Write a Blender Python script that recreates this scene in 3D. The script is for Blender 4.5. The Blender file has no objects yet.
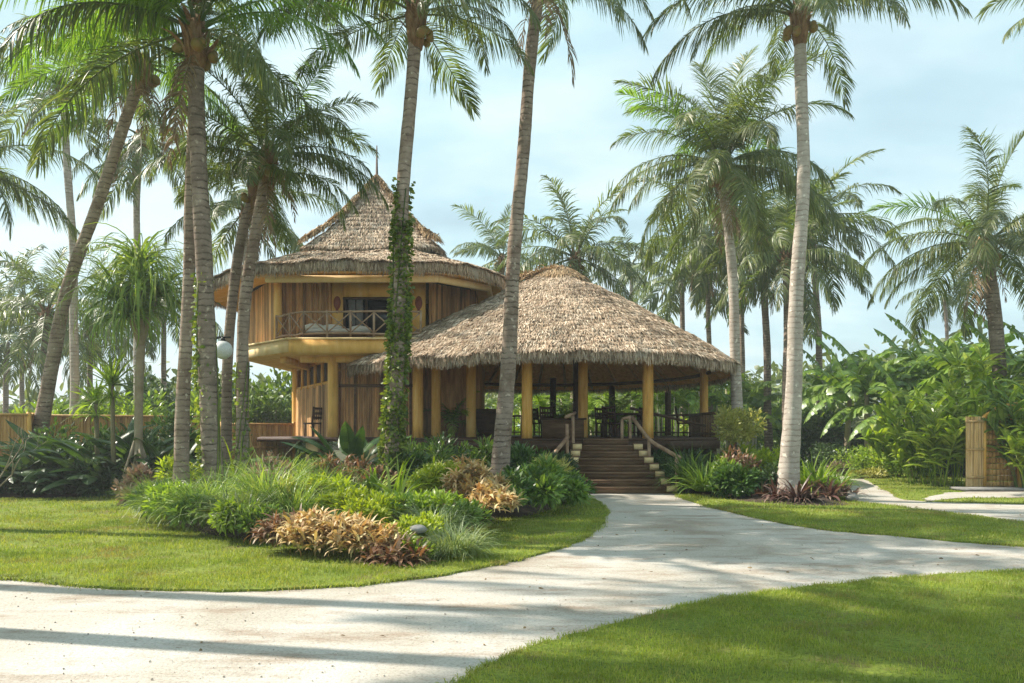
import bpy, math, random
import numpy as np
from mathutils import Vector

R = math.radians
rng = np.random.default_rng(7)
random.seed(7)
SC = bpy.context.scene
COL = SC.collection
EYE, HOR, F = 1.7, 427.0, 800.0          # eye height, horizon row, focal length in pixels


def P(px, py, Y):
    """photo position at distance Y -> world point"""
    return np.array([(px - 512.0) / F * Y, Y, EYE + (HOR - py) / F * Y])


def X(px, Y):
    return (px - 512.0) / F * Y


def G(px, py):
    """photo position on the ground -> world xy"""
    Y = EYE * F / (py - HOR)
    return ((px - 512.0) / F * Y, Y)


# ------------------------------------------------------------------ mesh building
ORG = {}


class MB:
    def __init__(self):
        self.v, self.f, self.n = [], [], 0

    def add(self, V, Fc):
        V = np.asarray(V, dtype=np.float64).reshape(-1, 3)
        Fc = np.asarray(Fc, dtype=np.int64)
        self.v.append(V)
        if len(Fc):
            self.f.append(Fc + self.n)
        self.n += len(V)

    def mesh(self, name, mat, org=(0, 0, 0), smooth=False):
        V = np.concatenate(self.v) - np.asarray(org)
        me = bpy.data.meshes.new(name)
        me.vertices.add(len(V))
        me.vertices.foreach_set('co', V.astype(np.float32).ravel())
        loops = np.concatenate([f.ravel() for f in self.f]).astype(np.int32)
        tot = np.concatenate([np.full(len(f), f.shape[1]) for f in self.f]).astype(np.int32)
        start = np.concatenate([[0], np.cumsum(tot)[:-1]]).astype(np.int32)
        me.loops.add(len(loops))
        me.loops.foreach_set('vertex_index', loops)
        me.polygons.add(len(tot))
        me.polygons.foreach_set('loop_start', start)
        me.polygons.foreach_set('loop_total', tot)
        if smooth:
            me.polygons.foreach_set('use_smooth', np.ones(len(tot), dtype=bool))
        me.update(calc_edges=True)
        me.validate()
        me.materials.append(mat)
        return me

    def build(self, name, mat, parent=None, smooth=False, org=None):
        """world-space geometry -> one object; parent's origin is subtracted"""
        o_ = ORG[parent.name] if parent is not None else (np.array(org, float) if org is not None else np.zeros(3))
        me = self.mesh(name, mat, o_, smooth)
        o = bpy.data.objects.new(name, me)
        COL.objects.link(o)
        if parent is not None:
            o.parent = parent
        else:
            o.location = o_
        ORG[o.name] = o_
        return o

    # --- shapes
    def box(self, c, s, rz=0.0):
        x, y, z = [a / 2 for a in s]
        V = np.array([[-x, -y, -z], [x, -y, -z], [x, y, -z], [-x, y, -z], [-x, -y, z], [x, -y, z], [x, y, z], [-x, y, z]])
        ca, sa = math.cos(rz), math.sin(rz)
        V = V @ np.array([[ca, sa, 0], [-sa, ca, 0], [0, 0, 1]])
        self.add(V + np.asarray(c), [[0, 3, 2, 1], [4, 5, 6, 7], [0, 1, 5, 4], [1, 2, 6, 5], [2, 3, 7, 6], [3, 0, 4, 7]])

    def beam(self, a, b, w, h):
        """rectangular bar from a to b, w wide sideways, h tall"""
        a, b = np.asarray(a, float), np.asarray(b, float)
        t = b - a
        t /= np.linalg.norm(t)
        up = np.array([0, 0, 1.0]) if abs(t[2]) < .95 else np.array([0, 1.0, 0])
        s = np.cross(t, up)
        s /= np.linalg.norm(s)
        u = np.cross(s, t)
        V = []
        for p in (a, b):
            for i, j in ((-1, -1), (1, -1), (1, 1), (-1, 1)):
                V.append(p + s * i * w / 2 + u * j * h / 2)
        self.add(V, [[0, 1, 2, 3], [7, 6, 5, 4], [0, 4, 5, 1], [1, 5, 6, 2], [2, 6, 7, 3], [3, 7, 4, 0]])

    def tube(self, pts, rad, n=8, cap=True):
        pts = np.asarray(pts, float)
        k = len(pts)
        rad = np.broadcast_to(np.asarray(rad, float), (k,))
        T = np.gradient(pts, axis=0)
        T /= np.linalg.norm(T, axis=1, keepdims=True) + 1e-12
        ref = np.array([0, 1.0, 0]) if abs(T[:, 1]).max() < .9 else np.array([1.0, 0, 0])
        if abs(T @ ref).max() > .97:
            ref = np.array([.3, .4, .86])
        A = np.cross(T, ref)
        A /= np.linalg.norm(A, axis=1, keepdims=True) + 1e-12
        B = np.cross(T, A)
        th = np.arange(n) / n * 2 * math.pi
        V = pts[:, None] + rad[:, None, None] * (A[:, None] * np.cos(th)[None, :, None] + B[:, None] * np.sin(th)[None, :, None])
        V = V.reshape(-1, 3)
        i = np.arange(k - 1)[:, None] * n
        j = np.arange(n)[None]
        Fq = np.stack([i + j, i + (j + 1) % n, i + n + (j + 1) % n, i + n + j], -1).reshape(-1, 4)
        n0 = self.n
        self.add(V, Fq)
        if cap:
            self.f.append(np.array([list(range(n - 1, -1, -1))]) + n0)
            self.f.append(np.array([list(range(n))]) + n0 + (k - 1) * n)

    def prism(self, poly, z0, z1):
        poly = np.asarray(poly, float)
        n = len(poly)
        V = np.concatenate([np.c_[poly, np.full(n, z0)], np.c_[poly, np.full(n, z1)]])
        n0 = self.n
        j = np.arange(n)
        self.add(V, np.stack([j, (j + 1) % n, n + (j + 1) % n, n + j], -1))
        self.f.append(np.array([list(range(n - 1, -1, -1))]) + n0)
        self.f.append(np.array([list(range(n, 2 * n))]) + n0)

    def ball(self, c, r, nu=12, nv=8, noise=0.0, seed=0):
        g = np.random.default_rng(seed)
        r = np.broadcast_to(np.asarray(r, float), (3,))
        th = np.linspace(0, math.pi, nv + 1)[1:-1]
        ph = np.arange(nu) / nu * 2 * math.pi
        D = np.stack([np.sin(th)[:, None] * np.cos(ph), np.sin(th)[:, None] * np.sin(ph), np.cos(th)[:, None] + 0 * ph], -1).reshape(-1, 3)
        D = np.concatenate([D, [[0, 0, 1]], [[0, 0, -1]]])
        if noise:
            k = g.normal(size=(5, 3)) * 2.2
            o = g.uniform(0, 6, 5)
            D = D * (1 + noise * np.sin(D @ k.T + o).sum(1, keepdims=True) / 3)
        m = nv - 1
        i = np.arange(m - 1)[:, None] * nu
        j = np.arange(nu)[None]
        Fq = np.stack([i + j, i + nu + j, i + nu + (j + 1) % nu, i + (j + 1) % nu], -1).reshape(-1, 4)
        n0 = self.n
        self.add(np.asarray(c) + D * r, Fq)
        jj = np.arange(nu)
        top, bot = m * nu, m * nu + 1
        self.f.append(np.stack([np.full(nu, top), jj, (jj + 1) % nu], -1) + n0)
        b = (m - 1) * nu
        self.f.append(np.stack([np.full(nu, bot), b + (jj + 1) % nu, b + jj], -1) + n0)

    def strips(self, C, W):
        """ribbons: C (n,k,3) centre lines, W (n,k,3) half-width vectors"""
        n, k, _ = C.shape
        V = np.stack([C - W, C + W], 2).reshape(-1, 3)
        b = (np.arange(n) * k * 2)[:, None] + (np.arange(k - 1) * 2)[None]
        self.add(V, np.stack([b, b + 1, b + 3, b + 2], -1).reshape(-1, 4))


def nrm(a):
    return a / (np.linalg.norm(a, axis=-1, keepdims=True) + 1e-12)


def catmull(pts, n=8, closed=False):
    p = np.asarray(pts, float)
    if closed:
        q = np.concatenate([p[-1:], p, p[:2]])
    else:
        q = np.concatenate([2 * p[:1] - p[1:2], p, 2 * p[-1:] - p[-2:-1]])
    out = []
    for i in range(1, len(q) - 2):
        for t in np.arange(n) / n:
            a, b, c, d = q[i - 1], q[i], q[i + 1], q[i + 2]
            out.append(.5 * (2 * b + (c - a) * t + (2 * a - 5 * b + 4 * c - d) * t * t + (3 * b - a - 3 * c + d) * t ** 3))
    if not closed:
        out.append(q[-2])
    return np.array(out)


def empty(name, loc, label=None, cat=None, group=None):
    o = bpy.data.objects.new(name, None)
    o.empty_display_size = .2
    COL.objects.link(o)
    o.location = loc
    ORG[o.name] = np.array(loc, float)
    if label:
        tag(o, label, cat, group)
    return o


def tag(o, label=None, cat=None, group=None, kind=None):
    if label:
        o['label'] = label
    if cat:
        o['category'] = cat
    if group:
        o['group'] = group
    if kind:
        o['kind'] = kind
    return o


def inst(name, me, parent, loc, rot=(0, 0, 0), sc=1.0):
    """a part that shares mesh data"""
    o = bpy.data.objects.new(name, me)
    COL.objects.link(o)
    o.parent = parent
    o.location = loc
    o.rotation_euler = rot
    o.scale = (sc, sc, sc) if np.isscalar(sc) else sc
    return o


# ------------------------------------------------------------------ materials
def newmat(name):
    m = bpy.data.materials.new(name)
    m.use_nodes = True
    nt = m.node_tree
    for n in list(nt.nodes):
        nt.nodes.remove(n)
    out = nt.nodes.new('ShaderNodeOutputMaterial')
    return m, nt, out


def nd(nt, typ, **kw):
    n = nt.nodes.new(typ)
    for k, v in kw.items():
        if k in n.inputs:
            n.inputs[k].default_value = v
        else:
            setattr(n, k, v)
    return n


def ramp(nt, cols, fac, interp='LINEAR'):
    r = nt.nodes.new('ShaderNodeValToRGB')
    cr = r.color_ramp
    cr.interpolation = interp
    ps = cols if isinstance(cols[0][0], (tuple, list)) else [(c, i / max(1, len(cols) - 1)) for i, c in enumerate(cols)]
    while len(cr.elements) < len(ps):
        cr.elements.new(1.0)
    for e, (c, p) in zip(cr.elements, sorted(ps, key=lambda q: q[1])):
        e.position = p
        e.color = (*c, 1)
    nt.links.new(fac, r.inputs[0])
    return r.outputs[0]


def leaf_mat(name, cols, trans=.35, rough=.45, tint=(1.5, 1.45, .55), objvar=.16, spec=.4, patch=None):
    m, nt, out = newmat(name)
    L = nt.links.new
    geo = nd(nt, 'ShaderNodeNewGeometry')
    c = ramp(nt, cols, geo.outputs['Random Per Island'])
    oi = nd(nt, 'ShaderNodeObjectInfo')
    mr = nd(nt, 'ShaderNodeMapRange')
    L(oi.outputs['Random'], mr.inputs[0])
    mr.inputs[3].default_value, mr.inputs[4].default_value = 1 - objvar, 1 + objvar
    tc = nd(nt, 'ShaderNodeTexCoord')
    no = nd(nt, 'ShaderNodeTexNoise', Scale=2.3, Detail=3.0)
    L(tc.outputs['Object'], no.inputs['Vector'])
    mr2 = nd(nt, 'ShaderNodeMapRange')
    L(no.outputs[0], mr2.inputs[0])
    mr2.inputs[1].default_value, mr2.inputs[2].default_value = .3, .7
    mr2.inputs[3].default_value, mr2.inputs[4].default_value = .78, 1.22
    mu = nd(nt, 'ShaderNodeMath', operation='MULTIPLY')
    L(mr.outputs[0], mu.inputs[0]); L(mr2.outputs[0], mu.inputs[1])
    if patch:
        for sc_, lo, hi_, col in patch:
            pn = nd(nt, 'ShaderNodeTexNoise', Scale=sc_, Detail=5.0, Roughness=.65)
            L(tc.outputs['Object'], pn.inputs['Vector'])
            pr_ = ramp(nt, [((0, 0, 0), lo), ((.85, .85, .85), hi_)], pn.outputs[0])
            pm = nd(nt, 'ShaderNodeMix', data_type='RGBA')
            L(pr_, pm.inputs[0]); L(c, pm.inputs[6]); pm.inputs[7].default_value = (*col, 1)
            c = pm.outputs[2]
    hs = nd(nt, 'ShaderNodeHueSaturation')
    L(c, hs.inputs['Color']); L(mu.outputs[0], hs.inputs['Value'])
    bs = nd(nt, 'ShaderNodeBsdfPrincipled', Roughness=rough)
    bs.inputs['Specular IOR Level'].default_value = spec
    L(hs.outputs[0], bs.inputs['Base Color'])
    tm = nd(nt, 'ShaderNodeMix', data_type='RGBA', blend_type='MULTIPLY')
    tm.inputs[0].default_value = 1
    L(hs.outputs[0], tm.inputs[6]); tm.inputs[7].default_value = (*tint, 1)
    tr = nd(nt, 'ShaderNodeBsdfTranslucent')
    L(tm.outputs[2], tr.inputs[0])
    mx = nd(nt, 'ShaderNodeMixShader')
    mx.inputs[0].default_value = trans
    L(bs.outputs[0], mx.inputs[1]); L(tr.outputs[0], mx.inputs[2])
    L(mx.outputs[0], out.inputs[0])
    return m


def surf_mat(name, cols, scale=3.0, rough=.8, bump=.3, bscale=None, stretch=(1, 1, 1), island=0.0, detail=6.0, spec=.3, bdist=.02):
    """noise-mottled surface; island = brightness spread between loose pieces"""
    m, nt, out = newmat(name)
    L = nt.links.new
    tc = nd(nt, 'ShaderNodeTexCoord')
    mp = nd(nt, 'ShaderNodeMapping')
    mp.inputs['Scale'].default_value = stretch
    L(tc.outputs['Object'], mp.inputs[0])
    no = nd(nt, 'ShaderNodeTexNoise', Scale=scale, Detail=detail, Roughness=.62)
    L(mp.outputs[0], no.inputs['Vector'])
    mr0 = nd(nt, 'ShaderNodeMapRange')
    mr0.inputs[1].default_value, mr0.inputs[2].default_value = .3, .7
    L(no.outputs[0], mr0.inputs[0])
    c = ramp(nt, cols, mr0.outputs[0])
    if island:
        geo = nd(nt, 'ShaderNodeNewGeometry')
        mr = nd(nt, 'ShaderNodeMapRange')
        L(geo.outputs['Random Per Island'], mr.inputs[0])
        mr.inputs[3].default_value, mr.inputs[4].default_value = 1 - island, 1 + island
        hs = nd(nt, 'ShaderNodeHueSaturation')
        L(c, hs.inputs['Color']); L(mr.outputs[0], hs.inputs['Value'])
        c = hs.outputs[0]
    bs = nd(nt, 'ShaderNodeBsdfPrincipled', Roughness=rough)
    bs.inputs['Specular IOR Level'].default_value = spec
    L(c, bs.inputs['Base Color'])
    if bump:
        n2 = nd(nt, 'ShaderNodeTexNoise', Scale=bscale or scale * 4, Detail=5.0)
        L(mp.outputs[0], n2.inputs['Vector'])
        bp = nd(nt, 'ShaderNodeBump', Strength=bump, Distance=bdist)
        L(n2.outputs[0], bp.inputs['Height']); L(bp.outputs[0], bs.inputs['Normal'])
    L(bs.outputs[0], out.inputs[0])
    return m


def bark_mat(name, light, dark, ringcol, ring=46.0):
    """coconut trunk: pale bark, leaf-scar rings, lichen blotches"""
    m, nt, out = newmat(name)
    L = nt.links.new
    tc = nd(nt, 'ShaderNodeTexCoord')
    no = nd(nt, 'ShaderNodeTexNoise', Scale=2.6, Detail=7.0, Roughness=.65)
    L(tc.outputs['Object'], no.inputs['Vector'])
    mr0 = nd(nt, 'ShaderNodeMapRange')
    mr0.inputs[1].default_value, mr0.inputs[2].default_value = .33, .68
    L(no.outputs[0], mr0.inputs[0])
    c = ramp(nt, [dark, light], mr0.outputs[0])
    wv = nd(nt, 'ShaderNodeTexWave', wave_type='BANDS', bands_direction='Z', wave_profile='SAW')
    wv.inputs['Scale'].default_value = ring / 20 * 1.1
    wv.inputs['Distortion'].default_value = 3.4
    wv.inputs['Detail'].default_value = 3
    wv.inputs['Detail Scale'].default_value = 2.0
    L(tc.outputs['Object'], wv.inputs['Vector'])
    rr = ramp(nt, [((1, 1, 1), 0), ((.8, .8, .8), .16), ((0, 0, 0), .34), ((0, 0, 0), 1)], wv.outputs[1])
    n4 = nd(nt, 'ShaderNodeTexNoise', Scale=3.7, Detail=5.0, Roughness=.7)
    L(tc.outputs['Object'], n4.inputs['Vector'])
    br = ramp(nt, [((0, 0, 0), 0), ((.12, .12, .12), .40), ((1, 1, 1), .62)], n4.outputs[0])
    rm = nd(nt, 'ShaderNodeMix', data_type='RGBA', blend_type='MULTIPLY')
    rm.inputs[0].default_value = 1
    L(rr, rm.inputs[6]); L(br, rm.inputs[7])
    mx = nd(nt, 'ShaderNodeMix', data_type='RGBA')
    L(rm.outputs[2], mx.inputs[0]); L(c, mx.inputs[6]); mx.inputs[7].default_value = (*ringcol, 1)
    n3 = nd(nt, 'ShaderNodeTexNoise', Scale=9.0, Detail=4.0)
    L(tc.outputs['Object'], n3.inputs['Vector'])
    sp = ramp(nt, [((0, 0, 0), 0), ((0, 0, 0), .62), ((1, 1, 1), .7)], n3.outputs[0])
    mx2 = nd(nt, 'ShaderNodeMix', data_type='RGBA')
    L(sp, mx2.inputs[0]); L(mx.outputs[2], mx2.inputs[6]); mx2.inputs[7].default_value = (light[0] * 1.35, light[1] * 1.4, light[2] * 1.38, 1)
    bs = nd(nt, 'ShaderNodeBsdfPrincipled', Roughness=.88)
    bs.inputs['Specular IOR Level'].default_value = .2
    L(mx2.outputs[2], bs.inputs['Base Color'])
    bp = nd(nt, 'ShaderNodeBump', Strength=.55, Distance=.02)
    ad = nd(nt, 'ShaderNodeMath', operation='ADD')
    L(wv.outputs[1], ad.inputs[0]); L(no.outputs[0], ad.inputs[1])
    L(ad.outputs[0], bp.inputs['Height']); L(bp.outputs[0], bs.inputs['Normal'])
    L(bs.outputs[0], out.inputs[0])
    return m


M = {}
M['frond'] = leaf_mat('palm_frond', [(0.073, 0.101, 0.032), (0.106, 0.139, 0.043), (0.146, 0.173, 0.053), (0.213, 0.212, 0.077)], trans=.36, rough=.42, spec=.5, tint=(1.5, 1.7, .5))
M['frond_lime'] = leaf_mat('palm_frond_lit', [(.10, .17, .03), (.14, .22, .04), (.19, .26, .06)], trans=.5, rough=.4, tint=(1.5, 1.7, .4))  # lime glow of sunlit fronds, put into the leaf colour
M['frond_far'] = leaf_mat('palm_frond_far', [(0.085, 0.124, 0.051), (0.115, 0.157, 0.064), (0.16, 0.194, 0.081)], trans=.3, rough=.42)
M['frond_dry'] = leaf_mat('palm_frond_dry', [(.16, .10, .05), (.24, .17, .09), (.30, .22, .12)], trans=.2, rough=.7, tint=(1.1, 1, .8))
M['bark'] = bark_mat('palm_bark', (.42, .34, .27), (.19, .13, .095), (.065, .038, .026))
M['bark_pale'] = bark_mat('palm_bark_pale', (.56, .50, .43), (.34, .285, .235), (.22, .17, .135))
M['bark_dark'] = bark_mat('palm_bark_dark', (.34, .27, .21), (.15, .11, .085), (.055, .036, .027))
M['boot'] = surf_mat('palm_leaf_base', [(.10, .05, .025), (.25, .14, .07), (.36, .24, .13)], scale=5, rough=.9, bump=.6, stretch=(3, 3, .6))
M['coco'] = surf_mat('coconut_husk', [(.13, .14, .03), (.24, .17, .05), (.28, .13, .05)], scale=4, rough=.5, bump=.1, island=.3)
M['thatch'] = leaf_mat('thatch_straw', [(0.172, 0.116, 0.076), (0.383, 0.274, 0.185), (0.525, 0.392, 0.275), (0.668, 0.533, 0.397), (0.853, 0.721, 0.563)], trans=.08, rough=.85, tint=(1, .9, .7), objvar=.03, spec=.15, patch=[(.55, .50, .72, (.17, .125, .085)), (1.3, .55, .72, (.46, .42, .35))])
M['thatch_warm'] = leaf_mat('thatch_straw_warm', [(0.182, 0.114, 0.063), (0.376, 0.251, 0.137), (0.502, 0.353, 0.205), (0.593, 0.456, 0.296)], trans=.08, rough=.85, tint=(1, .9, .7), objvar=.03, spec=.15)
M['thatch_base'] = surf_mat('thatch_underlayer', [(.10, .075, .05), (.22, .17, .12)], scale=6, rough=.95, bump=.5)
M['soffit'] = surf_mat('woven_palm_lining', [(0.566, 0.278, 0.084), (0.817, 0.43, 0.144), (0.9, 0.544, 0.203)], scale=2.0, rough=.85, bump=.35, stretch=(4, 4, 1))
M['yellow'] = surf_mat('ochre_plaster', [(0.615, 0.326, 0.076), (0.806, 0.465, 0.119), (0.869, 0.53, 0.162), (0.89, 0.595, 0.255)], scale=2.6, rough=.8, bump=.2, stretch=(1.6, 1.6, .35), detail=9)
M['yellow_pale'] = surf_mat('pale_ochre_plaster', [(0.716, 0.477, 0.187), (0.855, 0.622, 0.306), (0.9, 0.726, 0.425)], scale=1.4, rough=.75, bump=.12)
M['bamboo'] = surf_mat('bamboo_wall', [(0.335, 0.182, 0.072), (0.57, 0.331, 0.144), (0.738, 0.473, 0.215)], scale=2.4, rough=.7, bump=.25, stretch=(4, 4, .5), island=.55)
M['bamboo_red'] = surf_mat('bamboo_wall_brown', [(0.274, 0.144, 0.061), (0.492, 0.261, 0.108), (0.654, 0.378, 0.163)], scale=2.4, rough=.7, bump=.25, stretch=(4, 4, .5), island=.5)
M['bamboo_gold'] = surf_mat('bamboo_fence', [(0.336, 0.173, 0.06), (0.515, 0.292, 0.1), (0.616, 0.389, 0.16)], scale=2.2, rough=.65, bump=.2, stretch=(4, 4, .6), island=.25)
M['bamboo_light'] = surf_mat('split_bamboo', [(.40, .24, .10), (.55, .36, .16), (.63, .45, .24)], scale=2.2, rough=.65, bump=.2, stretch=(4, 4, .6), island=.22)
M['pole'] = surf_mat('yellow_bamboo_pole', [(0.462, 0.218, 0.048), (0.714, 0.373, 0.08), (0.798, 0.455, 0.12), (0.84, 0.546, 0.208)], scale=3.0, rough=.6, bump=.25, stretch=(4, 4, .5), detail=9)
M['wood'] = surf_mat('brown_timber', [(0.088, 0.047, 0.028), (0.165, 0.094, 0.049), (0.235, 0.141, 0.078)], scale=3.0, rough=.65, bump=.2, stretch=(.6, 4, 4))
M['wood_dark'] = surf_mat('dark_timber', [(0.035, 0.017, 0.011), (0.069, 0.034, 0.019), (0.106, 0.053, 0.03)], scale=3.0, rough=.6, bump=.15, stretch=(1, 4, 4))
M['wood_grey'] = surf_mat('weathered_rail', [(0.22, 0.133, 0.08), (0.363, 0.237, 0.152), (0.462, 0.323, 0.216)], scale=5.0, rough=.75, bump=.2)
M['cream'] = surf_mat('cream_block', [(0.625, 0.456, 0.22), (0.775, 0.588, 0.308), (0.85, 0.672, 0.396)], scale=5, rough=.85, bump=.2)
M['linen'] = surf_mat('white_linen', [(.60, .57, .52), (.74, .71, .66)], scale=4, rough=.9, bump=.2)
M['iron'] = surf_mat('black_iron', [(.02, .02, .02), (.035, .033, .03)], scale=8, rough=.5, bump=.1)
M['red'] = surf_mat('red_lacquer', [(.20, .05, .025), (.30, .08, .04)], scale=6, rough=.5, bump=.1)
M['stone'] = surf_mat('grey_stone', [(.12, .115, .105), (.20, .195, .185), (.27, .262, .245)], scale=4, rough=.9, bump=.5)
M['soil'] = surf_mat('garden_soil', [(0.038, 0.025, 0.017), (0.066, 0.045, 0.031), (0.098, 0.07, 0.049)], scale=3, rough=.95, bump=.6)
M['terrain'] = surf_mat('earth_and_ground_cover', [(.035, .045, .018), (.06, .065, .028), (.10, .085, .05)], scale=1.2, rough=.95, bump=.6)
M['stem'] = surf_mat('green_stem', [(.16, .13, .07), (.24, .21, .10)], scale=4, rough=.7, bump=.2)
M['stem_sunlit'] = surf_mat('sunlit_areca_stem', [(.44, .38, .25), (.62, .56, .40), (.70, .64, .5)], scale=5, rough=.7, bump=.2)  # brighter stem copy, sunlight put into the colour
M['stem_pale'] = surf_mat('pale_stem', [(.26, .20, .13), (.40, .33, .23)], scale=5, rough=.8, bump=.3)
M['pot'] = surf_mat('terracotta_pot', [(.20, .085, .045), (.30, .14, .08)], scale=6, rough=.8, bump=.2)
# plants
M['ginger'] = leaf_mat('ginger_leaves', [(0.191, 0.276, 0.034), (0.294, 0.372, 0.052), (0.449, 0.497, 0.092)], trans=.45, rough=.38, tint=(1.4, 1.5, .4))
G3 = lambda *c: list(c)
M['grassy'] = leaf_mat('long_grass', [(0.104, 0.182, 0.028), (0.17, 0.273, 0.049), (0.285, 0.383, 0.085), (0.454, 0.528, 0.184)], trans=.35, rough=.4)
M['grassy_soft'] = leaf_mat('silver_grass', [(0.111, 0.162, 0.065), (0.179, 0.233, 0.096), (0.284, 0.332, 0.167)], trans=.3, rough=.45)
M['lime'] = leaf_mat('lime_foliage', [(0.216, 0.289, 0.022), (0.316, 0.398, 0.031), (0.446, 0.495, 0.062)], trans=.4, rough=.45, tint=(1.4, 1.4, .35))
M['ochre'] = leaf_mat('ochre_leaves', [(0.384, 0.209, 0.085), (0.534, 0.354, 0.153), (0.641, 0.469, 0.23), (0.684, 0.541, 0.281), (0.449, 0.375, 0.119)], trans=.25, rough=.5, tint=(1.2, 1, .6))
M['russet'] = leaf_mat('russet_leaves', [(.15, .075, .045), (.24, .125, .07), (.33, .21, .12), (.20, .19, .08)], trans=.25, rough=.45, tint=(1.3, .9, .5))
M['bromel'] = leaf_mat('maroon_leaves', [(.06, .03, .028), (.12, .06, .05), (.22, .14, .11), (.32, .24, .18)], trans=.2, rough=.4, tint=(1.3, .8, .6))
M['pink'] = leaf_mat('pinkish_leaves', [(0.24, 0.152, 0.112), (0.32, 0.232, 0.176), (0.36, 0.288, 0.208), (0.16, 0.184, 0.08)], trans=.3, rough=.5, tint=(1.2, .9, .7))
M['dark'] = leaf_mat('dark_green_leaves', [(0.04, 0.084, 0.019), (0.066, 0.131, 0.029), (0.111, 0.187, 0.041)], trans=.25, rough=.35, spec=.5)
M['deep'] = leaf_mat('deep_green_leaves', [(0.029, 0.059, 0.021), (0.052, 0.095, 0.03), (0.088, 0.139, 0.045)], trans=.2, rough=.38, spec=.5)
M['mid'] = leaf_mat('mid_green_leaves', [(0.09, 0.164, 0.03), (0.155, 0.252, 0.048), (0.246, 0.339, 0.066)], trans=.35, rough=.4)
M['bright'] = leaf_mat('bright_green_leaves', [(0.137, 0.213, 0.028), (0.213, 0.311, 0.043), (0.329, 0.409, 0.071)], trans=.42, rough=.4, tint=(1.4, 1.5, .4))
M['yellowgreen'] = leaf_mat('yellow_green_leaves', [(0.23, 0.248, 0.063), (0.359, 0.359, 0.101), (0.489, 0.456, 0.164)], trans=.35, rough=.5)
M['banana'] = leaf_mat('banana_leaf', [(0.099, 0.186, 0.034), (0.162, 0.262, 0.047), (0.246, 0.35, 0.07)], trans=.38, rough=.35, spec=.5)
M['ivy'] = leaf_mat('ivy_leaves', [(0.078, 0.132, 0.021), (0.156, 0.215, 0.028), (0.273, 0.33, 0.043)], trans=.35, rough=.4)
M['far'] = leaf_mat('far_foliage', [(0.079, 0.12, 0.035), (0.124, 0.161, 0.046), (0.176, 0.21, 0.06)], trans=.25, rough=.5)
# ------------------------------------------------------------------ camera, sky, sun
cam = bpy.data.cameras.new('camera')
cam.sensor_width = 36.0
cam.lens = F / 1024 * 36.0
cam.shift_y = (HOR - 341.5) / 1024
cam.clip_end = 2000
co = bpy.data.objects.new('camera', cam)
COL.objects.link(co)
co.location = (0, 0, EYE)
co.rotation_euler = (R(90), 0, 0)
SC.camera = co

SUN_ELEV = R(44)
SUN_DIR = np.array([-0.972, 0.235])                       # horizontal direction towards the sun
SUN_DIR /= np.linalg.norm(SUN_DIR)
w = bpy.data.worlds.new('World')
SC.world = w
w.use_nodes = True
nt = w.node_tree
for n in list(nt.nodes):
    nt.nodes.remove(n)
L = nt.links.new
out = nt.nodes.new('ShaderNodeOutputWorld')
bg = nd(nt, 'ShaderNodeBackground', Strength=1.0)
sky = nt.nodes.new('ShaderNodeTexSky')
sky.sky_type = 'NISHITA'
sky.sun_disc = False
sky.sun_elevation = SUN_ELEV
sky.sun_rotation = math.atan2(SUN_DIR[0], SUN_DIR[1])
sky.air_density, sky.dust_density, sky.ozone_density = 1.0, 2.0, 1.0
sc_ = nd(nt, 'ShaderNodeMix', data_type='RGBA', blend_type='MULTIPLY')
sc_.inputs[0].default_value = 1
L(sky.outputs[0], sc_.inputs[6])
sc_.inputs[7].default_value = (.105, .105, .105, 1)      # sky strength
tc = nt.nodes.new('ShaderNodeTexCoord')
sx = nt.nodes.new('ShaderNodeSeparateXYZ')
L(tc.outputs['Generated'], sx.inputs[0])
zz = nd(nt, 'ShaderNodeMath', operation='ADD'); L(sx.outputs[2], zz.inputs[0]); zz.inputs[1].default_value = .28
dx = nd(nt, 'ShaderNodeMath', operation='DIVIDE'); L(sx.outputs[0], dx.inputs[0]); L(zz.outputs[0], dx.inputs[1])
dy = nd(nt, 'ShaderNodeMath', operation='DIVIDE'); L(sx.outputs[1], dy.inputs[0]); L(zz.outputs[0], dy.inputs[1])
cx = nt.nodes.new('ShaderNodeCombineXYZ')
L(dx.outputs[0], cx.inputs[0]); L(dy.outputs[0], cx.inputs[1])
mp = nt.nodes.new('ShaderNodeMapping')
mp.inputs['Scale'].default_value = (.8, 1.25, 1)
mp.inputs['Location'].default_value = (3.1, .4, 0)
L(cx.outputs[0], mp.inputs[0])
no = nd(nt, 'ShaderNodeTexNoise', Scale=1.15, Detail=7.0, Roughness=.56, Distortion=.35)
L(mp.outputs[0], no.inputs['Vector'])
cov = nd(nt, 'ShaderNodeMapRange')
L(no.outputs[0], cov.inputs[0])
cov.inputs[1].default_value, cov.inputs[2].default_value = .34, .66
cov.inputs[3].default_value, cov.inputs[4].default_value = .72, 1.0
no2 = nd(nt, 'ShaderNodeTexNoise', Scale=2.1, Detail=5.0, Roughness=.5)
L(mp.outputs[0], no2.inputs['Vector'])
cc = ramp(nt, [((.30, .43, .48), .28), ((.38, .54, .58), .44), ((.54, .655, .665), .62)], no2.outputs[0])
mx = nd(nt, 'ShaderNodeMix', data_type='RGBA')
L(cov.outputs[0], mx.inputs[0]); L(sc_.outputs[2], mx.inputs[6]); L(cc, mx.inputs[7])
L(mx.outputs[2], bg.inputs[0]); L(bg.outputs[0], out.inputs[0])

sl = bpy.data.lights.new('sun', 'SUN')
sl.energy = 5.0
sl.angle = R(.5)
sl.color = (1.0, .92, .81)
so = bpy.data.objects.new('sun', sl)
COL.objects.link(so)
d = Vector((-SUN_DIR[0] * math.cos(SUN_ELEV), -SUN_DIR[1] * math.cos(SUN_ELEV), -math.sin(SUN_ELEV)))
so.rotation_euler = d.to_track_quat('-Z', 'Y').to_euler()
so.location = (-20, 0, 40)

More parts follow.
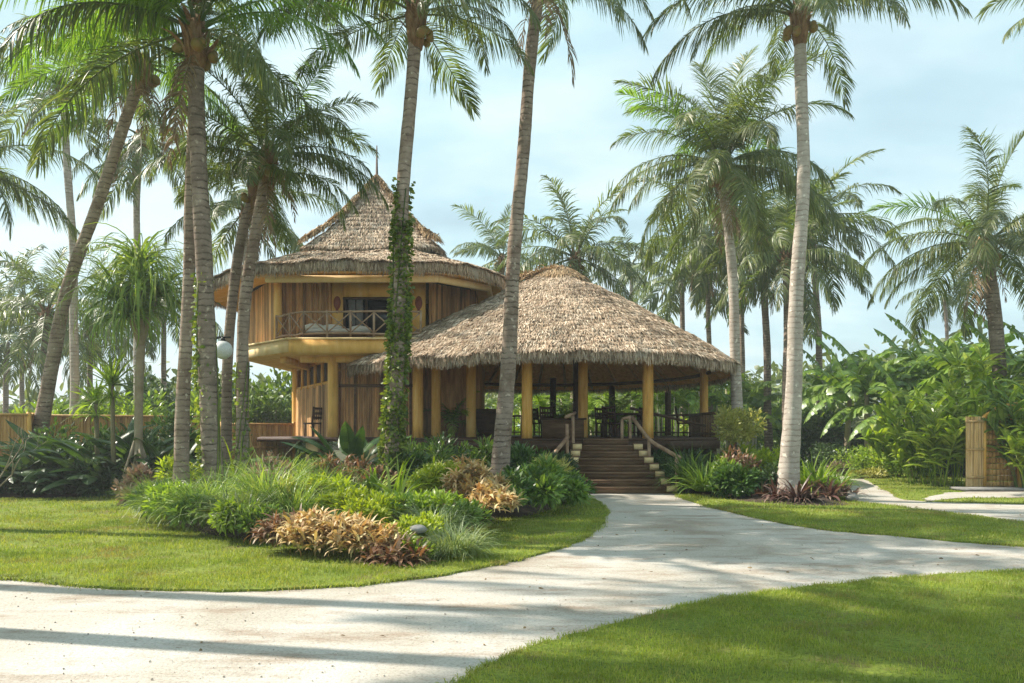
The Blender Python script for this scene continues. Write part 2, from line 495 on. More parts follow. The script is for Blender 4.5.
vs = SC.view_settings
vs.view_transform = 'Standard'
vs.look = 'None'
vs.exposure = 0.85
vs.gamma = 1.0
vs.use_curve_mapping = False
SC.cycles.max_bounces = 6
SC.cycles.transparent_max_bounces = 4
SC.cycles.use_denoising = True


# ------------------------------------------------------------------ ground, drive, lawns
def sand_mat():
    m, nt, out = newmat('coral_sand_drive')
    L = nt.links.new
    tc = nd(nt, 'ShaderNodeTexCoord')
    n1 = nd(nt, 'ShaderNodeTexNoise', Scale=.55, Detail=8.0, Roughness=.6, Distortion=.6)
    L(tc.outputs['Object'], n1.inputs['Vector'])
    mp = nd(nt, 'ShaderNodeMapping'); mp.inputs['Scale'].default_value = (.45, 1.3, 1)
    L(tc.outputs['Object'], mp.inputs[0])
    n2 = nd(nt, 'ShaderNodeTexNoise', Scale=1.6, Detail=9.0, Roughness=.72)
    L(mp.outputs[0], n2.inputs['Vector'])
    base = ramp(nt, [((.31, .26, .205), .28), ((.415, .38, .325), .44), ((.485, .46, .415), .62)], n1.outputs[0])
    st = ramp(nt, [((0, 0, 0), 0), ((0, 0, 0), .50), ((.85, .85, .85), .68)], n2.outputs[0])
    mx = nd(nt, 'ShaderNodeMix', data_type='RGBA')
    L(st, mx.inputs[0]); L(base, mx.inputs[6]); mx.inputs[7].default_value = (.25, .18, .125, 1)
    n3 = nd(nt, 'ShaderNodeTexNoise', Scale=38.0, Detail=4.0, Roughness=.7)
    L(tc.outputs['Object'], n3.inputs['Vector'])
    sp = ramp(nt, [((.62, .59, .56), .28), ((1, 1, 1), .47), ((1.18, 1.18, 1.18), .72)], n3.outputs[0])
    mm = nd(nt, 'ShaderNodeMix', data_type='RGBA', blend_type='MULTIPLY'); mm.inputs[0].default_value = 1
    L(mx.outputs[2], mm.inputs[6]); L(sp, mm.inputs[7])
    n4 = nd(nt, 'ShaderNodeTexNoise', Scale=2.4, Detail=3.0)
    L(tc.outputs['Object'], n4.inputs['Vector'])
    n5 = nd(nt, 'ShaderNodeTexNoise', Scale=15.0, Detail=2.0)
    L(tc.outputs['Object'], n5.inputs['Vector'])
    deb = ramp(nt, [((0, 0, 0), 0), ((0, 0, 0), .68), ((1, 1, 1), .73)], n5.outputs[0])
    gate = ramp(nt, [((0, 0, 0), 0), ((0, 0, 0), .52), ((.7, .7, .7), .62)], n4.outputs[0])
    pm = nd(nt, 'ShaderNodeMix', data_type='RGBA', blend_type='MULTIPLY'); pm.inputs[0].default_value = 1
    L(deb, pm.inputs[6]); L(gate, pm.inputs[7])
    md = nd(nt, 'ShaderNodeMix', data_type='RGBA')
    L(pm.outputs[2], md.inputs[0]); L(mm.outputs[2], md.inputs[6]); md.inputs[7].default_value = (.20, .15, .105, 1)
    bs = nd(nt, 'ShaderNodeBsdfPrincipled', Roughness=.95)
    bs.inputs['Specular IOR Level'].default_value = .12
    L(md.outputs[2], bs.inputs['Base Color'])
    ad = nd(nt, 'ShaderNodeMath', operation='ADD'); L(n3.outputs[0], ad.inputs[0]); L(n2.outputs[0], ad.inputs[1])
    bp = nd(nt, 'ShaderNodeBump', Strength=.45, Distance=.03)
    L(ad.outputs[0], bp.inputs['Height']); L(bp.outputs[0], bs.inputs['Normal'])
    L(bs.outputs[0], out.inputs[0])
    return m


def lawn_mat():
    m, nt, out = newmat('mown_lawn')
    L = nt.links.new
    tc = nd(nt, 'ShaderNodeTexCoord')
    n1 = nd(nt, 'ShaderNodeTexNoise', Scale=.7, Detail=6.0, Roughness=.6)
    L(tc.outputs['Object'], n1.inputs['Vector'])
    n2 = nd(nt, 'ShaderNodeTexNoise', Scale=24.0, Detail=6.0, Roughness=.75)
    L(tc.outputs['Object'], n2.inputs['Vector'])
    c = ramp(nt, [((.12, .165, .024), .3), ((.165, .215, .032), .5), ((.22, .25, .052), .7)], n1.outputs[0])
    s = ramp(nt, [((.35, .38, .35), .32), ((1, 1, 1), .5), ((1.45, 1.38, 1.1), .72)], n2.outputs[0])
    mm = nd(nt, 'ShaderNodeMix', data_type='RGBA', blend_type='MULTIPLY'); mm.inputs[0].default_value = 1
    L(c, mm.inputs[6]); L(s, mm.inputs[7])
    n3 = nd(nt, 'ShaderNodeTexNoise', Scale=1.1, Detail=5.0, Roughness=.7)
    L(tc.outputs['Object'], n3.inputs['Vector'])
    st = ramp(nt, [((0, 0, 0), 0), ((0, 0, 0), .53), ((.85, .85, .85), .68)], n3.outputs[0])
    mx = nd(nt, 'ShaderNodeMix', data_type='RGBA')
    L(st, mx.inputs[0]); L(mm.outputs[2], mx.inputs[6]); mx.inputs[7].default_value = (.17, .125, .055, 1)
    bs = nd(nt, 'ShaderNodeBsdfPrincipled', Roughness=.9)
    bs.inputs['Specular IOR Level'].default_value = .15
    L(mx.outputs[2], bs.inputs['Base Color'])
    bp = nd(nt, 'ShaderNodeBump', Strength=.8, Distance=.03)
    L(n2.outputs[0], bp.inputs['Height']); L(bp.outputs[0], bs.inputs['Normal'])
    L(bs.outputs[0], out.inputs[0])
    return m


M['sand'] = sand_mat()
M['lawn'] = lawn_mat()
M['blade'] = leaf_mat('lawn_blades', [(.17, .225, .03), (.225, .285, .04), (.285, .325, .058), (.37, .36, .11)], trans=.4, rough=.5, tint=(1.35, 1.35, .4), patch=[(.62, .50, .66, (.12, .185, .03)), (1.7, .56, .72, (.27, .25, .08)), (.8, .54, .68, (.28, .205, .10))])

mb = MB()
mb.add([[-600, -60, 0], [600, -60, 0], [600, 900, 0], [-600, 900, 0]], [[0, 1, 2, 3]])
tag(mb.build('ground', M['terrain']), kind='structure')


def sheet(name, poly, mat, z, skirt=False):
    """flat polygon (concave allowed), optionally with an edge down to the ground"""
    me = bpy.data.meshes.new(name)
    poly = np.asarray(poly)
    from mathutils.geometry import tessellate_polygon
    tris = tessellate_polygon([[Vector((p[0], p[1], 0)) for p in poly]])
    n = len(poly)
    V = [(p[0], p[1], z) for p in poly]
    ar = 0.5 * np.sum(poly[:, 0] * np.roll(poly[:, 1], -1) - np.roll(poly[:, 0], -1) * poly[:, 1])
    Fs = []
    for t in tris:
        a, b, c = [poly[i] for i in t]
        s = (b[0] - a[0]) * (c[1] - a[1]) - (b[1] - a[1]) * (c[0] - a[0])
        Fs.append(tuple(t) if s > 0 else tuple(reversed(t)))
    if skirt:
        V += [(p[0], p[1], .006) for p in poly]
        for i in range(n):
            j = (i + 1) % n
            Fs.append((i, n + i, n + j, j) if ar > 0 else (j, n + j, n + i, i))
    me.from_pydata(V, [], Fs)
    me.materials.append(mat)
    o = bpy.data.objects.new(name, me)
    COL.objects.link(o)
    tag(o, kind='structure')
    return o


def wob(poly, amp, n=8, seed=0):
    """smooth closed outline with a slightly ragged edge"""
    g = np.random.default_rng(seed)
    q = catmull(poly, n, closed=True)
    return q + g.normal(size=q.shape) * amp


def inside(pts, poly):
    x, y = pts[:, 0], pts[:, 1]
    r = np.zeros(len(pts), bool)
    n = len(poly)
    for i in range(n):
        x0, y0 = poly[i]
        x1, y1 = poly[(i + 1) % n]
        c = (y0 > y) != (y1 > y)
        if y1 != y0:
            r ^= c & (x < (x1 - x0) * (y - y0) / (y1 - y0) + x0)
    return r


# the coral drive: one wide sheet, lawns lie on it
sheet('driveway', wob([(-30, 3), (-5, 2), (8, 2), (30, 3), (30, 14), (9, 13.6), (5.6, 17), (4.1, 20.9), (1.5, 20.9), (-4, 14), (-30, 13)], .05), M['sand'], .004)
side = [G(822, 476), G(838, 470), (11.6, 27), (12.2, 22), (14, 18.4), (24, 17.5), (24, 13.4), G(1024, 526), G(960, 518), G(900, 511), G(846, 503), G(826, 492)]
sheet('footpath', wob(side, .04, seed=2), M['sand'], .008)
GATEP = wob([G(925, 502), G(955, 494), (13.2, 20.9), (17, 20.6), (17, 19.2), G(990, 499)], .05, seed=4)
sheet('gate_path', GATEP, M['sand'], .038)

LAWN = {}
LAWN['a'] = wob([(-26, 9.4), (-7.5, 8.95), G(0, 580), G(100, 589), G(250, 592), G(400, 582), G(500, 565), G(572, 545), G(598, 528), G(607, 514), G(598, 503), G(580, 496), (.6, 22), (-6, 22.5), (-9, 20.5), (-11.5, 18.7), (-26, 18.4)], .022, 10, 1)
LAWN['b'] = wob([(-1.2, 3.2), G(462, 684), G(520, 655), G(600, 630), G(700, 605), G(800, 590), G(900, 580), G(1024, 573), (11, 9.7), (15, 9.8), (15, 3.2)], .022, 10, 2)
LAWN['c'] = wob([G(677, 496), G(720, 510), G(800, 527), G(900, 537), G(1024, 547), (9.6, 10.9), (15, 11.2), (24, 11.8), (24, 13.7), (15, 13.75), (11.5, 13.9), G(1024, 523), G(960, 515), G(900, 508), G(845, 500), G(818, 487), (6.6, 23), (4.6, 23.2)], .022, 8, 3)
LAWN['d'] = wob([G(846, 469), G(856, 474), G(866, 480), G(877, 486.5), G(892, 493), (9.2, 18.5), (10.6, 17.7), (13, 17.2), (24, 16.4), (24, 30), (14, 34), G(850, 466)], .03, 8, 4)
for k in 'abcd':
    sheet('lawn', LAWN[k], M['lawn'], .03, skirt=True)

# grass blades
C, Wd = [], []
gb = np.random.default_rng(3)


def blades(poly, x0, x1, y0, y1, dens, h, wd):
    n = int((x1 - x0) * (y1 - y0) * dens)
    p = gb.uniform((x0, y0), (x1, y1), (n, 2))
    # clumped density
    f = np.sin(p[:, 0] * 3.1 + np.sin(p[:, 1] * 2.3) * 1.4) * np.sin(p[:, 1] * 3.7 + p[:, 0] * 1.3) + .6 * np.sin(p[:, 0] * 9.7 + p[:, 1] * 4) * np.sin(p[:, 1] * 11.3)
    keep = inside(p, poly) & ~inside(p, GATEP) & (abs(p[:, 0]) < p[:, 1] * .68 + .6) & (gb.uniform(size=n) < .62 + .42 * f)
    p = p[keep]
    n = len(p)
    hh = h * gb.uniform(.35, 1.35, n) * (1 + .25 * np.sin(p[:, 0] * 2.2) * np.sin(p[:, 1] * 2.9))
    a = gb.uniform(0, 2 * math.pi, n)
    lean = gb.uniform(.1, .9, n) * hh
    dv = np.stack([np.cos(a), np.sin(a)], 1)
    c = np.zeros((n, 3, 3))
    c[:, 0, :2] = p; c[:, 0, 2] = .026
    c[:, 1, :2] = p + dv * lean[:, None] * .35; c[:, 1, 2] = .03 + hh * .6
    c[:, 2, :2] = p + dv * lean[:, None]; c[:, 2, 2] = .03 + hh
    b = gb.uniform(0, 2 * math.pi, n)
    wv = np.stack([np.cos(b), np.sin(b), 0 * b], 1) * wd / 2
    ww = np.stack([wv, wv * .8, wv * .12], 1)
    C.append(c); Wd.append(ww)


blades(LAWN['b'], -.6, 7, 4.4, 9.8, 4200, .034, .0055)
blades(LAWN['a'], -9, 1.6, 7.8, 10.5, 3200, .036, .007)
blades(LAWN['a'], -12, 1.8, 10.5, 15, 1500, .04, .009)
blades(LAWN['a'], -14, 1.8, 15, 20, 500, .045, .013)
blades(LAWN['c'], 2.5, 13, 10.5, 16, 1300, .04, .009)
blades(LAWN['c'], 3, 12, 16, 22, 500, .045, .013)
blades(LAWN['d'], 8, 18, 15.5, 30, 300, .045, .015)


def edge(poly, dens, h, wd):
    # tufts that hang over the rim of a lawn
    q = np.concatenate([poly, poly[:1]])
    d = np.r_[0, np.cumsum(np.linalg.norm(np.diff(q, axis=0), axis=1))]
    n = int(d[-1] * dens)
    s = gb.uniform(0, d[-1], n)
    p = np.stack([np.interp(s, d, q[:, 0]), np.interp(s, d, q[:, 1])], 1)
    c0 = poly.mean(0)
    keep = (abs(p[:, 0]) < p[:, 1] * .68 + .6) & (gb.uniform(size=n) < .55 + .45 * np.sin(s * 2.1 + np.sin(s * .7) * 2)) & (p[:, 1] < 22)
    p = p[keep]
    n = len(p)
    p = p + gb.normal(size=p.shape) * (.03 + .05 * np.clip(np.sin(p[:, :1] * 3.3) * np.sin(p[:, 1:] * 2.7), 0, 1))
    a = gb.uniform(0, 6.283, n)
    hh = h * gb.uniform(.4, 1.3, n)
    dv = np.stack([np.cos(a), np.sin(a)], 1)
    c = np.zeros((n, 3, 3))
    c[:, 0, :2] = p; c[:, 0, 2] = .008
    c[:, 1, :2] = p + dv * (hh * .5)[:, None]; c[:, 1, 2] = .02 + hh * .55
    c[:, 2, :2] = p + dv * (hh * 1.1)[:, None]; c[:, 2, 2] = .012 + hh * .6
    b = gb.uniform(0, 6.283, n)
    wv = np.stack([np.cos(b), np.sin(b), 0 * b], 1) * wd / 2
    C.append(c); Wd.append(np.stack([wv, wv * .8, wv * .12], 1))


edge(LAWN['a'], 420, .055, .007)
edge(LAWN['b'], 520, .05, .006)
edge(LAWN['c'], 300, .06, .009)
edge(LAWN['d'], 120, .07, .013)
mb = MB()
mb.strips(np.concatenate(C), np.concatenate(Wd))
tag(mb.build('lawn_grass', M['blade']), label='short green blades of mown grass all over the lawns', cat='grass', kind='stuff')


# planting beds: low mounds of soil
def mound(name, poly, h, n=26):
    poly = catmull(poly, 6, closed=True)
    c = poly.mean(0)
    mb = MB()
    k = len(poly)
    V = []
    for i in range(n + 1):
        s = i / n
        ring = c + (poly - c) * (1 - s)
        z = .012 + h * (1 - (1 - s) ** 2) ** .8
        z = z + .03 * np.sin(ring[:, 0] * 4.1) * np.sin(ring[:, 1] * 3.3) * min(1, s * 6)
        V.append(np.c_[ring, np.broadcast_to(z, (k,))])
    V = np.array(V).reshape(-1, 3)
    i = np.arange(n)[:, None] * k
    j = np.arange(k)[None]
    mb.add(V, np.stack([i + j, i + (j + 1) % k, i + k + (j + 1) % k, i + k + j], -1).reshape(-1, 4))
    o = mb.build(name, M['soil'], smooth=True)
    tag(o, kind='structure')
    return o


mound('planting_bed', [(-7.1, 16), (-5.7, 13.6), (-4.4, 12.1), (-2.9, 11.2), (-1.6, 10.9), (-.95, 11.3), (-.7, 12.4), (-.3, 14.3), (.35, 15.0), (.9, 16.6), (1.2, 20), (-2, 22.3), (-6, 22), (-7.4, 19)], .40)
mound('planting_bed', [(4.3, 21), (4.8, 19), (5.4, 17.6), (6.4, 16.9), (7.4, 17.2), (7.5, 18.6), (7.2, 21), (6.4, 23), (4.8, 23)], .14)
mound('planting_bed', [(-16, 19.2), (-12.5, 18.9), (-9.6, 19.3), (-8.5, 21), (-9, 23), (-12, 23), (-16, 23)], .2)
# ------------------------------------------------------------------ thatch and bamboo helpers
def resample(poly, m):
    """closed outline -> m evenly spaced points"""
    q = np.concatenate([poly, poly[:1]])
    d = np.r_[0, np.cumsum(np.linalg.norm(np.diff(q, axis=0), axis=1))]
    s = np.linspace(0, d[-1], m, endpoint=False)
    return np.stack([np.interp(s, d, q[:, 0]), np.interp(s, d, q[:, 1])], 1), d[-1]


def chaikin(poly, k=2, r=.25):
    p = np.asarray(poly, float)
    for _ in range(k):
        q = np.roll(p, -1, 0)
        p = np.stack([p * (1 - r) + q * r, p * r + q * (1 - r)], 1).reshape(-1, 2)
    return p


class Roof:
    """rings[i] = (outline (m,2), z); surface point by (u around, s up)"""

    def __init__(self, rings, sag=0.0, lump=.05, seed=0):
        self.r = np.array([np.c_[p, np.broadcast_to(z, (len(p),))] for p, z in rings])     # (k,m,3)
        self.k, self.m = self.r.shape[:2]
        self.lump, self.seed = lump, seed

    def pt(self, u, s):
        """u in [0,1) around, s in [0,1] from eave to apex"""
        a = (u % 1.0) * self.m
        i0 = a.astype(int) % self.m
        i1 = (i0 + 1) % self.m
        fa = (a - np.floor(a))[:, None]
        b = np.clip(s, 0, 1) * (self.k - 1)
        j0 = np.minimum(b.astype(int), self.k - 2)
        fb = (b - j0)[:, None]
        lo = self.r[j0, i0] * (1 - fa) + self.r[j0, i1] * fa
        hi = self.r[j0 + 1, i0] * (1 - fa) + self.r[j0 + 1, i1] * fa
        p = lo * (1 - fb) + hi * fb
        p[:, 2] += self.lump * (np.sin(p[:, 0] * 1.7 + 1) * np.sin(p[:, 1] * 1.5) + .6 * np.sin(p[:, 0] * 6.1) * np.sin(p[:, 1] * 5.3 + p[:, 2] * 4))
        return p

    def base(self, mb, off=-.05, nu=160, ns=24):
        u, s = np.meshgrid(np.arange(nu) / nu, np.linspace(0, 1, ns))
        V = self.pt(u.ravel(), s.ravel())
        V[:, 2] += off
        i = np.arange(ns - 1)[:, None] * nu
        j = np.arange(nu)[None]
        mb.add(V, np.stack([i + j, i + (j + 1) % nu, i + nu + (j + 1) % nu, i + nu + j], -1).reshape(-1, 4))

    def straw(self, mb, n, ln, wd, lift, seed=1, course=None, facing=None):
        g = np.random.default_rng(seed)
        u = g.uniform(0, 1, n * 2)
        s = 1 - np.sqrt(g.uniform(0, 1, n * 2))            # more towards the eave
        if facing is not None:                             # keep only the sides that can be seen
            p = self.pt(u, s)
            keep = facing(p)
            u, s = u[keep], s[keep]
        u, s = u[:n], s[:n]
        if course:
            s = (np.floor(s * course) + g.uniform(0, .45, len(s)) ** 1.2) / course
        n = len(u)
        p = self.pt(u, s)
        dn = nrm(self.pt(u, s - .02) - self.pt(u, s + .02))
        rt = nrm(self.pt(u + .004, s) - self.pt(u - .004, s))
        no = np.cross(rt, dn)
        no *= np.sign(no[:, 2:3] + 1e-9)
        ang = g.normal(0, .30, n)[:, None]
        d = nrm(dn * np.cos(ang) + rt * np.sin(ang))
        w_ = nrm(np.cross(no, d) + no * g.normal(0, .35, n)[:, None])
        l = (ln * g.uniform(.55, 1.3, n))[:, None]
        lf = (lift * g.uniform(.2, 1.5, n))[:, None]
        c0 = p - d * l * .3 - no * .02
        c1 = p + d * l * .25 + no * lf * .8
        c2 = p + d * l * .7 + no * (lf * 1.1) - np.array([0, 0, 1]) * l * .1
        wv = w_ * (wd * g.uniform(.5, 1.4, n))[:, None] / 2
        mb.strips(np.stack([c0, c1, c2], 1), np.stack([wv * .8, wv, wv * .35], 1))

    def fringe(self, mb, n, ln, wd, seed=2, thick=.18, facing=None):
        """shaggy edge hanging from the eave"""
        g = np.random.default_rng(seed)
        u = g.uniform(0, 1, n)
        if facing is not None:
            u = u[facing(self.pt(u, 0 * u))]
        n = len(u)
        t = g.uniform(0, 1, n)
        p = self.pt(u, 0 * u + .012 * g.uniform(0, 1, n))
        p[:, 2] -= t * thick
        q = self.pt(u, 0 * u + .05)
        out = p - q
        out[:, 2] = 0
        out = nrm(out)
        rt = np.cross(out, [0, 0, 1.0])
        l = (ln * g.uniform(.45, 1.25, n))[:, None]
        sk = g.normal(0, .16, n)[:, None] * rt
        fw = (.42 - .40 * t)[:, None] * out
        c0 = p - out * .12 + np.array([0, 0, .05])
        c1 = p + fw * l * .6 + sk * l * .4 - np.array([0, 0, 1]) * l * .28
        c2 = p + fw * l * .75 + sk * l - np.array([0, 0, 1]) * l * .85
        wv = nrm(rt + out * g.normal(0, .4, n)[:, None]) * (wd * g.uniform(.5, 1.4, n))[:, None] / 2
        mb.strips(np.stack([c0, c1, c2], 1), np.stack([wv, wv, wv * .4], 1))


def bamboo_wall(mb, p0, p1, z0, z1, d=.07, seed=0, jit=.012, top=0.0):
    """row of upright bamboo halves from p0 to p1 (xy), bulging to the right of the walking direction"""
    g = np.random.default_rng(seed)
    p0, p1 = np.asarray(p0, float), np.asarray(p1, float)
    t = p1 - p0
    ln = np.linalg.norm(t)
    t /= ln
    nrl = np.array([t[1], -t[0]])
    n = max(2, int(ln / d))
    for i in range(n):
        c = p0 + t * (i + .5) * ln / n
        r = d * .55 * g.uniform(.85, 1.15)
        th = np.linspace(0, math.pi, 6)
        off = g.normal(0, jit)
        zz0, zz1 = z0, z1 + g.uniform(-top, top)
        ring = c + np.outer(-np.cos(th), t) * r + np.outer(np.sin(th), nrl) * r
        sh = t * off
        V = np.concatenate([np.c_[ring, np.full(6, zz0)], np.c_[ring + sh, np.full(6, zz1)]])
        j = np.arange(5)
        mb.add(V, np.stack([j, j + 1, j + 7, j + 6], -1))
        # backing
    q = np.array([p0 - nrl * .02, p1 - nrl * .02])
    mb.add([[*q[0], z0], [*q[1], z0], [*q[1], z1], [*q[0], z1]], [[0, 1, 2, 3]])


def post(pt, z0, z1, r, mat, parent, name='post', n=12, lean=(0, 0)):
    mb = MB()
    zz = np.linspace(z0, z1, 6)
    pts = np.array([[pt[0] + lean[0] * (z - z0), pt[1] + lean[1] * (z - z0), z] for z in zz])
    mb.tube(pts, r * np.array([1.03, 1, .99, 1.01, .98, 1.0]), n)
    return mb.build(name, mat, parent, smooth=True)


DECK = 1.38
camside = lambda p: p[:, 1] < 40

# ------------------------------------------------------------------ two-storey house
hz = (-4.9, 29.0, 0)
house = empty('beach_house', hz, 'two storey ochre house with steep thatched roof and bamboo walls on stilts', 'house')
apex = np.array([-4.9, 29.4])
eave = chaikin([(-7.7, 23.9), (-2.0, 23.9), (-.2, 26.0), (-.2, 32.5), (-2.4, 35), (-7.5, 35), (-10.6, 32), (-10.6, 26.9)], 2, .22)
NE = 200
ev, per = resample(eave, NE)
ap = np.broadcast_to(apex, ev.shape)
lerp = lambda a, b, t: a * (1 - t) + b * t
up = lerp(ev, ap, .60)
dz_ = .10 * np.clip(-7.9 - ev[:, 0], 0, 3)                 # the eave hangs lower at the near side
rings = [(ev, 6.70 - dz_), (lerp(ev, up, .3), 7.02 - dz_ * .6), (lerp(ev, up, .7), 7.50), (up, 7.86)]
low = Roof(rings, lump=.045)
mb = MB()
low.base(mb, -.06)
low.base(mb, -.26)
roof_low = mb.build('lower_roof', M['thatch_base'], house)
mb = MB()
low.straw(mb, 42000, .27, .022, .03, seed=11, course=13, facing=lambda p: p[:, 1] < 31)
low.fringe(mb, 21000, .30, .022, seed=12, thick=.18)
mb.build('thatch', M['thatch'], roof_low)
cone = chaikin([(-7.0, 26.3), (-2.35, 26.3), (-2.35, 32.2), (-7.0, 32.2)], 2, .07)
cv, _ = resample(cone, NE)
cap_ = np.broadcast_to(np.array([-4.9, 29.0]), cv.shape)
r2 = [(cv, 7.66), (lerp(cv, cap_, .28), 8.36), (lerp(cv, cap_, .6), 9.28), (lerp(cv, cap_, .84), 10.12), (lerp(cv, cap_, .985), 10.66)]
hi = Roof(r2, lump=.03)
mb = MB()
hi.base(mb, -.05)
roof_hi = mb.build('upper_roof', M['thatch_base'], house)
mb = MB()
hi.straw(mb, 30000, .25, .022, .035, seed=13, course=21, facing=lambda p: p[:, 1] < 31.5)
hi.fringe(mb, 4200, .20, .024, seed=14, thick=.04)
mb.build('thatch', M['thatch'], roof_hi)
# straw rolled over the two front hips of the steep roof
mb = MB()
g = np.random.default_rng(15)
for c_ in ((-6.95, 26.35), (-2.4, 26.35)):
    n = 1500
    t = g.uniform(.02, .97, n)
    p = np.c_[np.outer(1 - t, c_) + np.outer(t, [-4.9, 29.0]), np.interp(t, [0, .28, .6, .84, .985], [7.74, 8.36, 9.28, 10.12, 10.66]) + .06]
    dn = nrm(np.array([c_[0] + 4.9, c_[1] - 29.0, -2.9]))
    a = g.choice([-1, 1], n) * g.uniform(.2, 1.0, n)
    sd_ = nrm(np.cross(dn, [0, 0, 1.0]))
    d = nrm(dn * np.cos(a)[:, None] + sd_ * np.sin(a)[:, None] - np.array([0, 0, 1.0]) * (abs(a) * .45)[:, None])
    l = (.34 * g.uniform(.6, 1.3, n))[:, None]
    p = p - d * l * .35 + np.c_[g.normal(0, .04, (n, 2)), g.uniform(0, .10, n)]
    wv = nrm(np.cross(d, g.normal(size=(n, 3)) + [0, 0, 2])) * .017
    mb.strips(np.stack([p, p + d * l * .5 + [0, 0, .03], p + d * l], 1), np.stack([wv, wv, wv * .4], 1))
mb.build('hip_cap', M['thatch_warm'], roof_hi)
apex = np.array([-4.9, 29.0])
mb = MB()
mb.tube([[apex[0], apex[1], 10.5], [apex[0], apex[1], 10.75], [apex[0], apex[1], 10.85], [apex[0] , apex[1], 11.9]], [.22, .16, .05, .02], 8)
mb.build('finial', M['wood_dark'], roof_hi, smooth=True)
# soffit under the eave and the beam ring
mb = MB()
inn = lerp(ev, ap, .24)
V = np.concatenate([np.c_[lerp(ev, ap, .015), 6.38 - dz_], np.c_[inn, np.full(NE, 6.42)]])
j = np.arange(NE)
mb.add(V, np.stack([j, (j + 1) % NE, NE + (j + 1) % NE, NE + j], -1))
mb.build('soffit', M['yellow'], house)
mb = MB()
for a, b in (((-7.55, 24.5), (-2.25, 24.5)), ((-2.25, 24.5), (-.75, 26.2)), ((-.75, 26.2), (-.75, 30))):
    mb.beam([*a, 6.23], [*b, 6.23], .14, .2)
mb.build('eave_beam', M['yellow_pale'], house)
# upper storey
UF, UT = 4.36, 6.4
mb = MB()
bamboo_wall(mb, (-7.5, 26.0), (-5.86, 26.0), UF, UT, .11, 1, jit=.03)
mb.build('bamboo_panel', M['bamboo_red'], house)
mb = MB()
bamboo_wall(mb, (-9.6, 28.9), (-7.56, 25.5), UF, UT, .12, 2, jit=.035)
mb.build('bamboo_panel', M['bamboo'], house)
mb = MB()
bamboo_wall(mb, (-9.6, 32.5), (-9.6, 29), UF, UT, .085, 3)
mb.build('bamboo_panel', M['bamboo'], house)
mb = MB()
bamboo_wall(mb, (-2.7, 26.1), (-1.3, 27.6), UF, UT, .085, 4)
bamboo_wall(mb, (-1.3, 27.6), (-1.3, 32), UF, UT, .085, 5)
mb.build('bamboo_panel', M['bamboo_red'], house)
mb = MB()
mb.box((-9.0, 30.7, 5.4), (1.0, 3.4, 2.0)); mb.box((-5.3, 31.5, 5.4), (7.6, 2.0, 2.0))
mb.build('inner_wall', M['yellow'], house)
post((-7.44, 25.42), UF, 6.3, .13, M['yellow'], house)
mb = MB()
mb.box((-5.66, 26.02, 5.38), (.36, .2, 2.04))
mb.box((-3.02, 26.02, 5.38), (.42, .2, 2.04))
mb.box((-4.36, 26.04, 6.15), (2.25, .16, .5))
mb.box((-4.36, 26.04, 4.52), (2.25, .16, .32))
mb.build('front_wall', M['yellow'], house)
wf = MB()
for x in (-5.44, -4.72, -4.0, -3.27):
    wf.box((x, 25.99, 5.29), (.07, .1, 1.22))
wf.box((-4.36, 25.985, 5.87), (2.24, .12, .08)); wf.box((-4.36, 25.985, 4.71), (2.24, .12, .07))
win = wf.build('window', M['wood_dark'], house)
gl, gnt, gout = newmat('dark_window_glass')
gb_ = nd(gnt, 'ShaderNodeBsdfPrincipled', Roughness=.08)
gb_.inputs['Base Color'].default_value = (.018, .016, .014, 1)
gnt.links.new(gb_.outputs[0], gout.inputs[0])
mb = MB(); mb.box((-4.36, 26.05, 5.29), (2.1, .02, 1.1))
mb.build('pane', gl, win)
mb = MB()
for x in (-5.2, -4.95):
    mb.box((x, 26.0, 5.4), (.22, .03, .95))
mb.build('curtain', M['stone'], win)
for x in (-5.66, -3.02):
    mb = MB()
    mb.ball((x, 25.89, 5.72), (.12, .03, .22), 12, 8)
    mb.ball((x, 25.865, 5.76), (.07, .03, .11), 10, 6)
    mb.ball((x, 25.885, 5.46), (.05, .03, .09), 8, 6)
    o = mb.build('wall_plaque', M['red'], house)
# balcony slab
mb = MB()
slab = [(-6.66, 23.95), (-2.7, 23.95), (-1.6, 25), (-1.6, 33), (-8.9, 33), (-8.9, 26.35)]
mb.prism(slab, 3.92, 4.33)
bal = mb.build('balcony_floor', M['yellow'], house)
mb = MB()
mb.beam([-6.70, 23.93, 4.345], [-2.7, 23.93, 4.345], .16, .05)
mb.beam([-6.66, 23.93, 4.346], [-8.93, 26.37, 4.346], .16, .05)
mb.beam([-6.71, 23.99, 4.135], [-8.88, 26.33, 4.135], .03, .36)  # paler sheet on the sun side, its lit look put into the colour
mb.build('balcony_edge', M['yellow_pale'], bal)
mb = MB()
for x in (-7.2, -5.7, -3.4):
    mb.box((x, 29.0, 3.815), (.22, 7.6, .2))
mb.box((-5.0, 25.0, 3.81), (3.2, .26, .2))
mb.build('floor_beam', M['yellow'], house)
